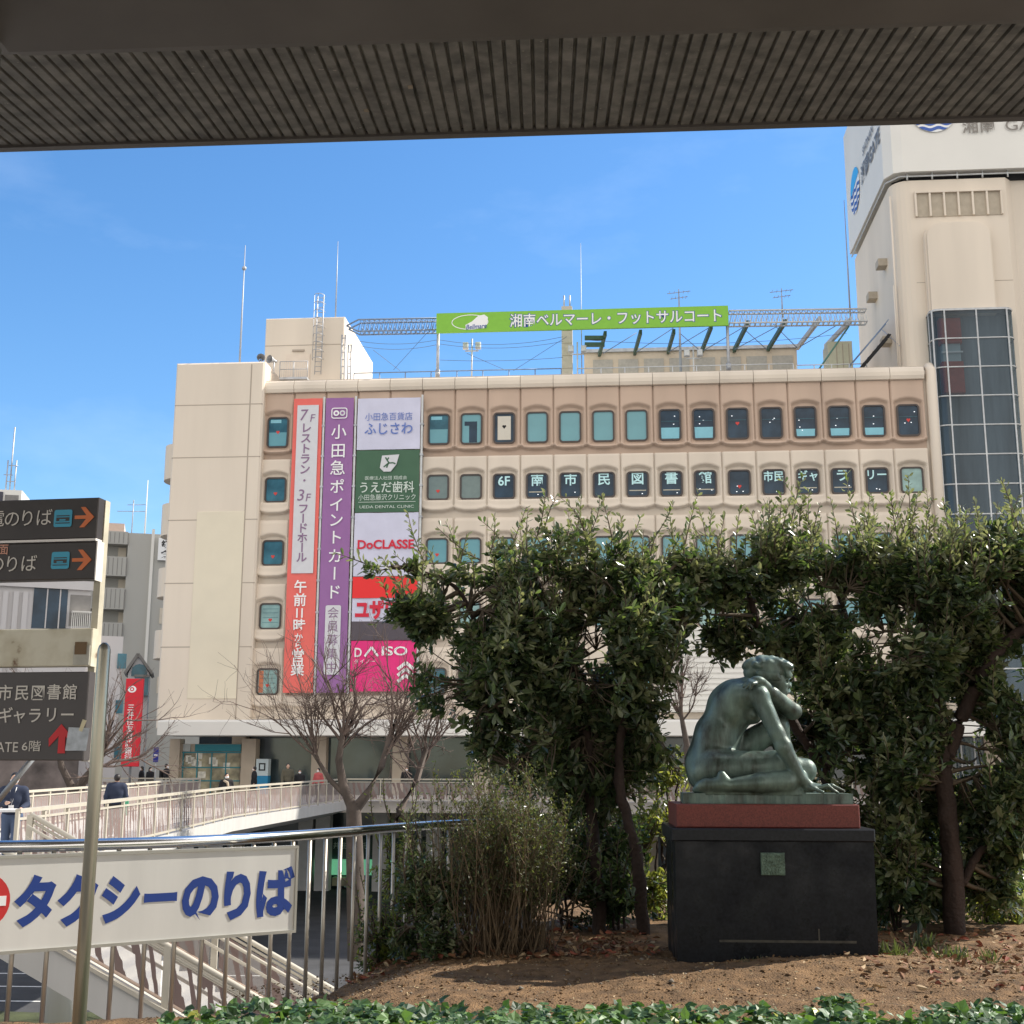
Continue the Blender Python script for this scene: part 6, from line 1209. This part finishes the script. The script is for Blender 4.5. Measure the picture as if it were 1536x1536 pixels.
def bronze():
    M = bpy.data.materials.new('bronze_patina'); M.use_nodes = True; n = M.node_tree; p = n.nodes['Principled BSDF']; p.inputs['Roughness'].default_value = .46; p.inputs['Metallic'].default_value = .25
    t = n.nodes.new('ShaderNodeTexCoord'); mpn = n.nodes.new('ShaderNodeMapping'); mpn.inputs['Scale'].default_value = (6, 6, 1.6); a = n.nodes.new('ShaderNodeTexNoise'); a.inputs['Scale'].default_value = 1.6; a.inputs['Detail'].default_value = 7; a.inputs['Roughness'].default_value = .62
    r = n.nodes.new('ShaderNodeValToRGB'); e = r.color_ramp.elements; e[0].position = .33; e[0].color = (.030, .036, .026, 1); e[1].position = .68; e[1].color = (.15, .215, .18, 1); k = e.new(.48); k.color = (.088, .124, .104, 1)
    b = n.nodes.new('ShaderNodeTexNoise'); b.inputs['Scale'].default_value = 60; bp = n.nodes.new('ShaderNodeBump'); bp.inputs['Strength'].default_value = .15; bp.inputs['Distance'].default_value = .01
    n.links.new(t.outputs['Object'], mpn.inputs['Vector']); n.links.new(mpn.outputs['Vector'], a.inputs['Vector']); n.links.new(a.outputs['Fac'], r.inputs['Fac']); n.links.new(r.outputs['Color'], p.inputs['Base Color']); n.links.new(t.outputs['Object'], b.inputs['Vector']); n.links.new(b.outputs['Fac'], bp.inputs['Height']); n.links.new(bp.outputs['Normal'], p.inputs['Normal']); return M
bz = patchy_gloss(bronze(), .3, .62, 9); KS = .3255/1536  # zoom pixel -> see Zp
xo, zo = SF.hit(980+500*.3255, 960+745*.3255, .38); k1 = (SF.hit(980+600*.3255, 960+745*.3255, .38)[0]-xo)/100
def G(zx, zy, y=0): return ((zx-500)*k1, y, (745-zy)*k1)
su = thing('bronze_statue', 'green bronze statue of a nude woman sitting with bowed head on her arms', 'statue', SF.w(xo, .38, zr1+.001), SF.yaw)
q = MB(); rr = random.Random(9)
N = 40; pts = []
for i in range(N+1): pts.append((G(122+760*i/N, 0)[0], -.245+.006*rr.uniform(-1, 1)))
for i in range(N+1): pts.append((G(882-745*i/N, 0)[0], .25+.006*rr.uniform(-1, 1)))
q.prism(pts, 0, .062, bz); o = q.build('plinth', su)
def body(P):
    S_ = lambda *a: smin(*a)
    # torso
    d = ell(P, G(275, 575, 0), (.155, .185, .15)); d = S_(d, cap(P, G(262, 560, 0), G(300, 430, 0), .145, .13), .06); d = S_(d, ell(P, G(300, 450, 0), (.13, .155, .14)), .05)
    d = S_(d, cap(P, G(310, 420, 0), G(395, 290, 0), .118, .12), .06); d = S_(d, ell(P, G(368, 308, 0), (.150, .172, .16)), .05); d = S_(d, ell(P, G(395, 250, -.04), (.10, .15, .10)), .05)
    d = S_(d, cap(P, G(455, 250, -.165), G(450, 240, .165), .066, .066), .06); d = S_(d, ell(P, G(228, 610, -.09), (.09, .10, .11)), .04); d = S_(d, ell(P, G(228, 610, .09), (.09, .10, .11)), .04)
    d = S_(d, ell(P, G(470, 345, -.08), (.05, .06, .055)), .04)
    # neck
    d = S_(d, cap(P, G(445, 215, 0), G(520, 165, 0), .066, .055), .04)
    # near folded leg : thigh, knee, shin, foot
    d = S_(d, cap(P, G(290, 590, -.12), G(560, 575, -.155), .115, .088), .03); d = S_(d, cap(P, G(560, 575, -.155), G(685, 597, -.13), .088, .07), .03); d = S_(d, ell(P, G(690, 597, -.13), (.066, .064, .072)), .02)
    sh = cap(P, G(590, 645, -.235), G(470, 650, -.265), .066, .058); sh = S_(sh, cap(P, G(470, 650, -.265), G(330, 660, -.262), .058, .038), .02); sh = S_(sh, cap(P, G(650, 632, -.19), G(590, 645, -.235), .06, .060), .02)
    sh = S_(sh, cap(P, G(325, 662, -.262), G(297, 617, -.262), .036, .026), .015); sh = S_(sh, cap(P, G(300, 655, -.255), G(205, 668, -.225), .045, .034), .02); sh = S_(sh, cap(P, G(225, 660, -.235), G(180, 684, -.205), .034, .02), .02); sh = S_(sh, cap(P, G(240, 700, -.20), G(640, 700, -.20), .05, .055), .02)
    d = S_(d, sh, .010)
    # far raised leg
    d = S_(d, cap(P, G(300, 570, .11), G(590, 395, .10), .105, .075), .04); fl = cap(P, G(600, 385, .10), G(622, 520, .11), .068, .058); fl = S_(fl, cap(P, G(622, 520, .11), G(640, 665, .12), .056, .04), .02); fl = S_(fl, cap(P, G(635, 680, .12), G(750, 700, .12), .04, .028), .02); d = S_(d, fl, .03)
    # near arm straight to the ground
    ar = ell(P, G(488, 262, -.185), (.062, .06, .07)); ar = S_(ar, cap(P, G(490, 270, -.19), G(553, 430, -.245), .060, .048), .02); ar = S_(ar, cap(P, G(553, 430, -.245), G(580, 490, -.255), .048, .050), .02); ar = S_(ar, cap(P, G(580, 490, -.255), G(655, 632, -.255), .050, .034), .02); d = S_(d, ar, .022)
    hd = cap(P, G(655, 632, -.255), G(690, 665, -.25), .032, .03); hd = S_(hd, ell(P, G(705, 672, -.245), (.055, .047, .024), rotY(-.25)), .02)
    for k, (ex, ey, yy) in enumerate(((800, 690, -.285), (838, 686, -.262), (845, 690, -.235), (822, 697, -.208))):
        kx, ky = 735+(ex-820)*.2, 672; y0 = -.278+.022*k; mx_, mz_ = kx+(ex-kx)*.5, 662 if k < 3 else 670
        f = cap(P, G(kx, ky, y0), G(mx_, mz_, (y0+yy)/2), .013, .0115); f = S_(f, cap(P, G(mx_, mz_, (y0+yy)/2), G(ex, ey, yy), .0115, .009), .006); hd = S_(hd, f, .007)
    hd = S_(hd, cap(P, G(690, 672, -.28), G(740, 692, -.315), .014, .010), .012); d = S_(d, hd, .012)
    # far arm : over the knee, forearm back to the near shoulder
    fa = cap(P, G(500, 245, .165), G(668, 322, .07), .058, .050); fa = S_(fa, cap(P, G(668, 322, .06), G(560, 250, -.10), .052, .044), .02); fa = S_(fa, cap(P, G(560, 250, -.10), G(505, 197, -.17), .040, .028), .02); fa = S_(fa, ell(P, G(672, 322, .06), (.047, .05, .044)), .02)
    hh = ell(P, G(480, 190, -.19), (.05, .034, .030), rotY(.05))
    for k, (ex, ey, yy) in enumerate(((415, 208, -.20), (412, 218, -.225), (422, 226, -.243), (440, 230, -.255))):
        a0 = G(462+k*3, 186+k*6, -.195-.012*k); m0 = G((462+ex)/2, (184+ey)/2+k*2-6, yy-.008); f = S_(cap(P, a0, m0, .0125, .0115), cap(P, m0, G(ex, ey, yy), .0115, .009), .006); hh = S_(hh, f, .006)
    fa = S_(fa, hh, .012); d = S_(d, fa, .010)
    # head : bowed, turned right
    hx = ell(P, G(562, 150, 0), (.098, .080, .105), rotY(.35)); hx = S_(hx, ell(P, G(602, 190, 0), (.062, .062, .075), rotY(.35)), .03); hx = S_(hx, ell(P, G(617, 234, 0), (.036, .04, .03)), .02)
    hx = S_(hx, cap(P, G(632, 178, 0), G(649, 207, 0), .010, .016), .010); hx = S_(hx, ell(P, G(630, 228, 0), (.016, .024, .012)), .008); hx = S_(hx, cap(P, G(622, 167, -.035), G(622, 167, .035), .018, .018), .012)
    for s in (-1, 1): hx = np.maximum(hx, -ell(P, G(633, 186, s*.036), (.016, .017, .012))); hx = S_(hx, ell(P, G(622, 188, s*.034), (.014, .013, .010)), .004)
    d = S_(d, hx, .012); return d
V, Q = surf(body, (-.60, -.40, .03), (.60, .36, .98), .007); V[:, 2] = np.maximum(V[:, 2], .052); np_mesh('figure', V, Q, [bz], None, True, su)
def hairf(P):
    d = ell(P, G(553, 128, 0), (.118, .098, .085), rotY(.2)); d = smin(d, ell(P, G(475, 140, 0), (.055, .07, .058)), .03); r_ = random.Random(12)
    for k in range(60):
        a, b2 = r_.uniform(-1.2, 1.2), r_.uniform(-1.1, 1.1); zx = 556+106*math.sin(a)*1.02; zy = 128-54*math.cos(a)*math.cos(b2); y = .088*math.sin(b2); d = smin(d, cap(P, G(zx-8, zy, y), G(zx+12, zy+10, y*1.05), .019, .015), .018)
    for k in range(14): a = -.085+.17*k/13; d = smin(d, cap(P, G(622+8*math.sin(k*2), 110, a*.8), G(660-abs(a)*250, 164+6*math.sin(k*3), a*.75), .018, .012), .016)
    for k in range(10): d = smin(d, cap(P, G(500+k*9, 150+4*(k % 3), -.082), G(512+k*9, 172+5*(k % 2), -.078), .017, .012), .01)
    return np.maximum(d, -ell(P, G(645, 208, 0), (.06, .07, .075)))
V, Q = surf(hairf, (-.12, -.13, .70), (.28, .13, .98), .006); np_mesh('hair', V, Q, [bz], None, True, su)
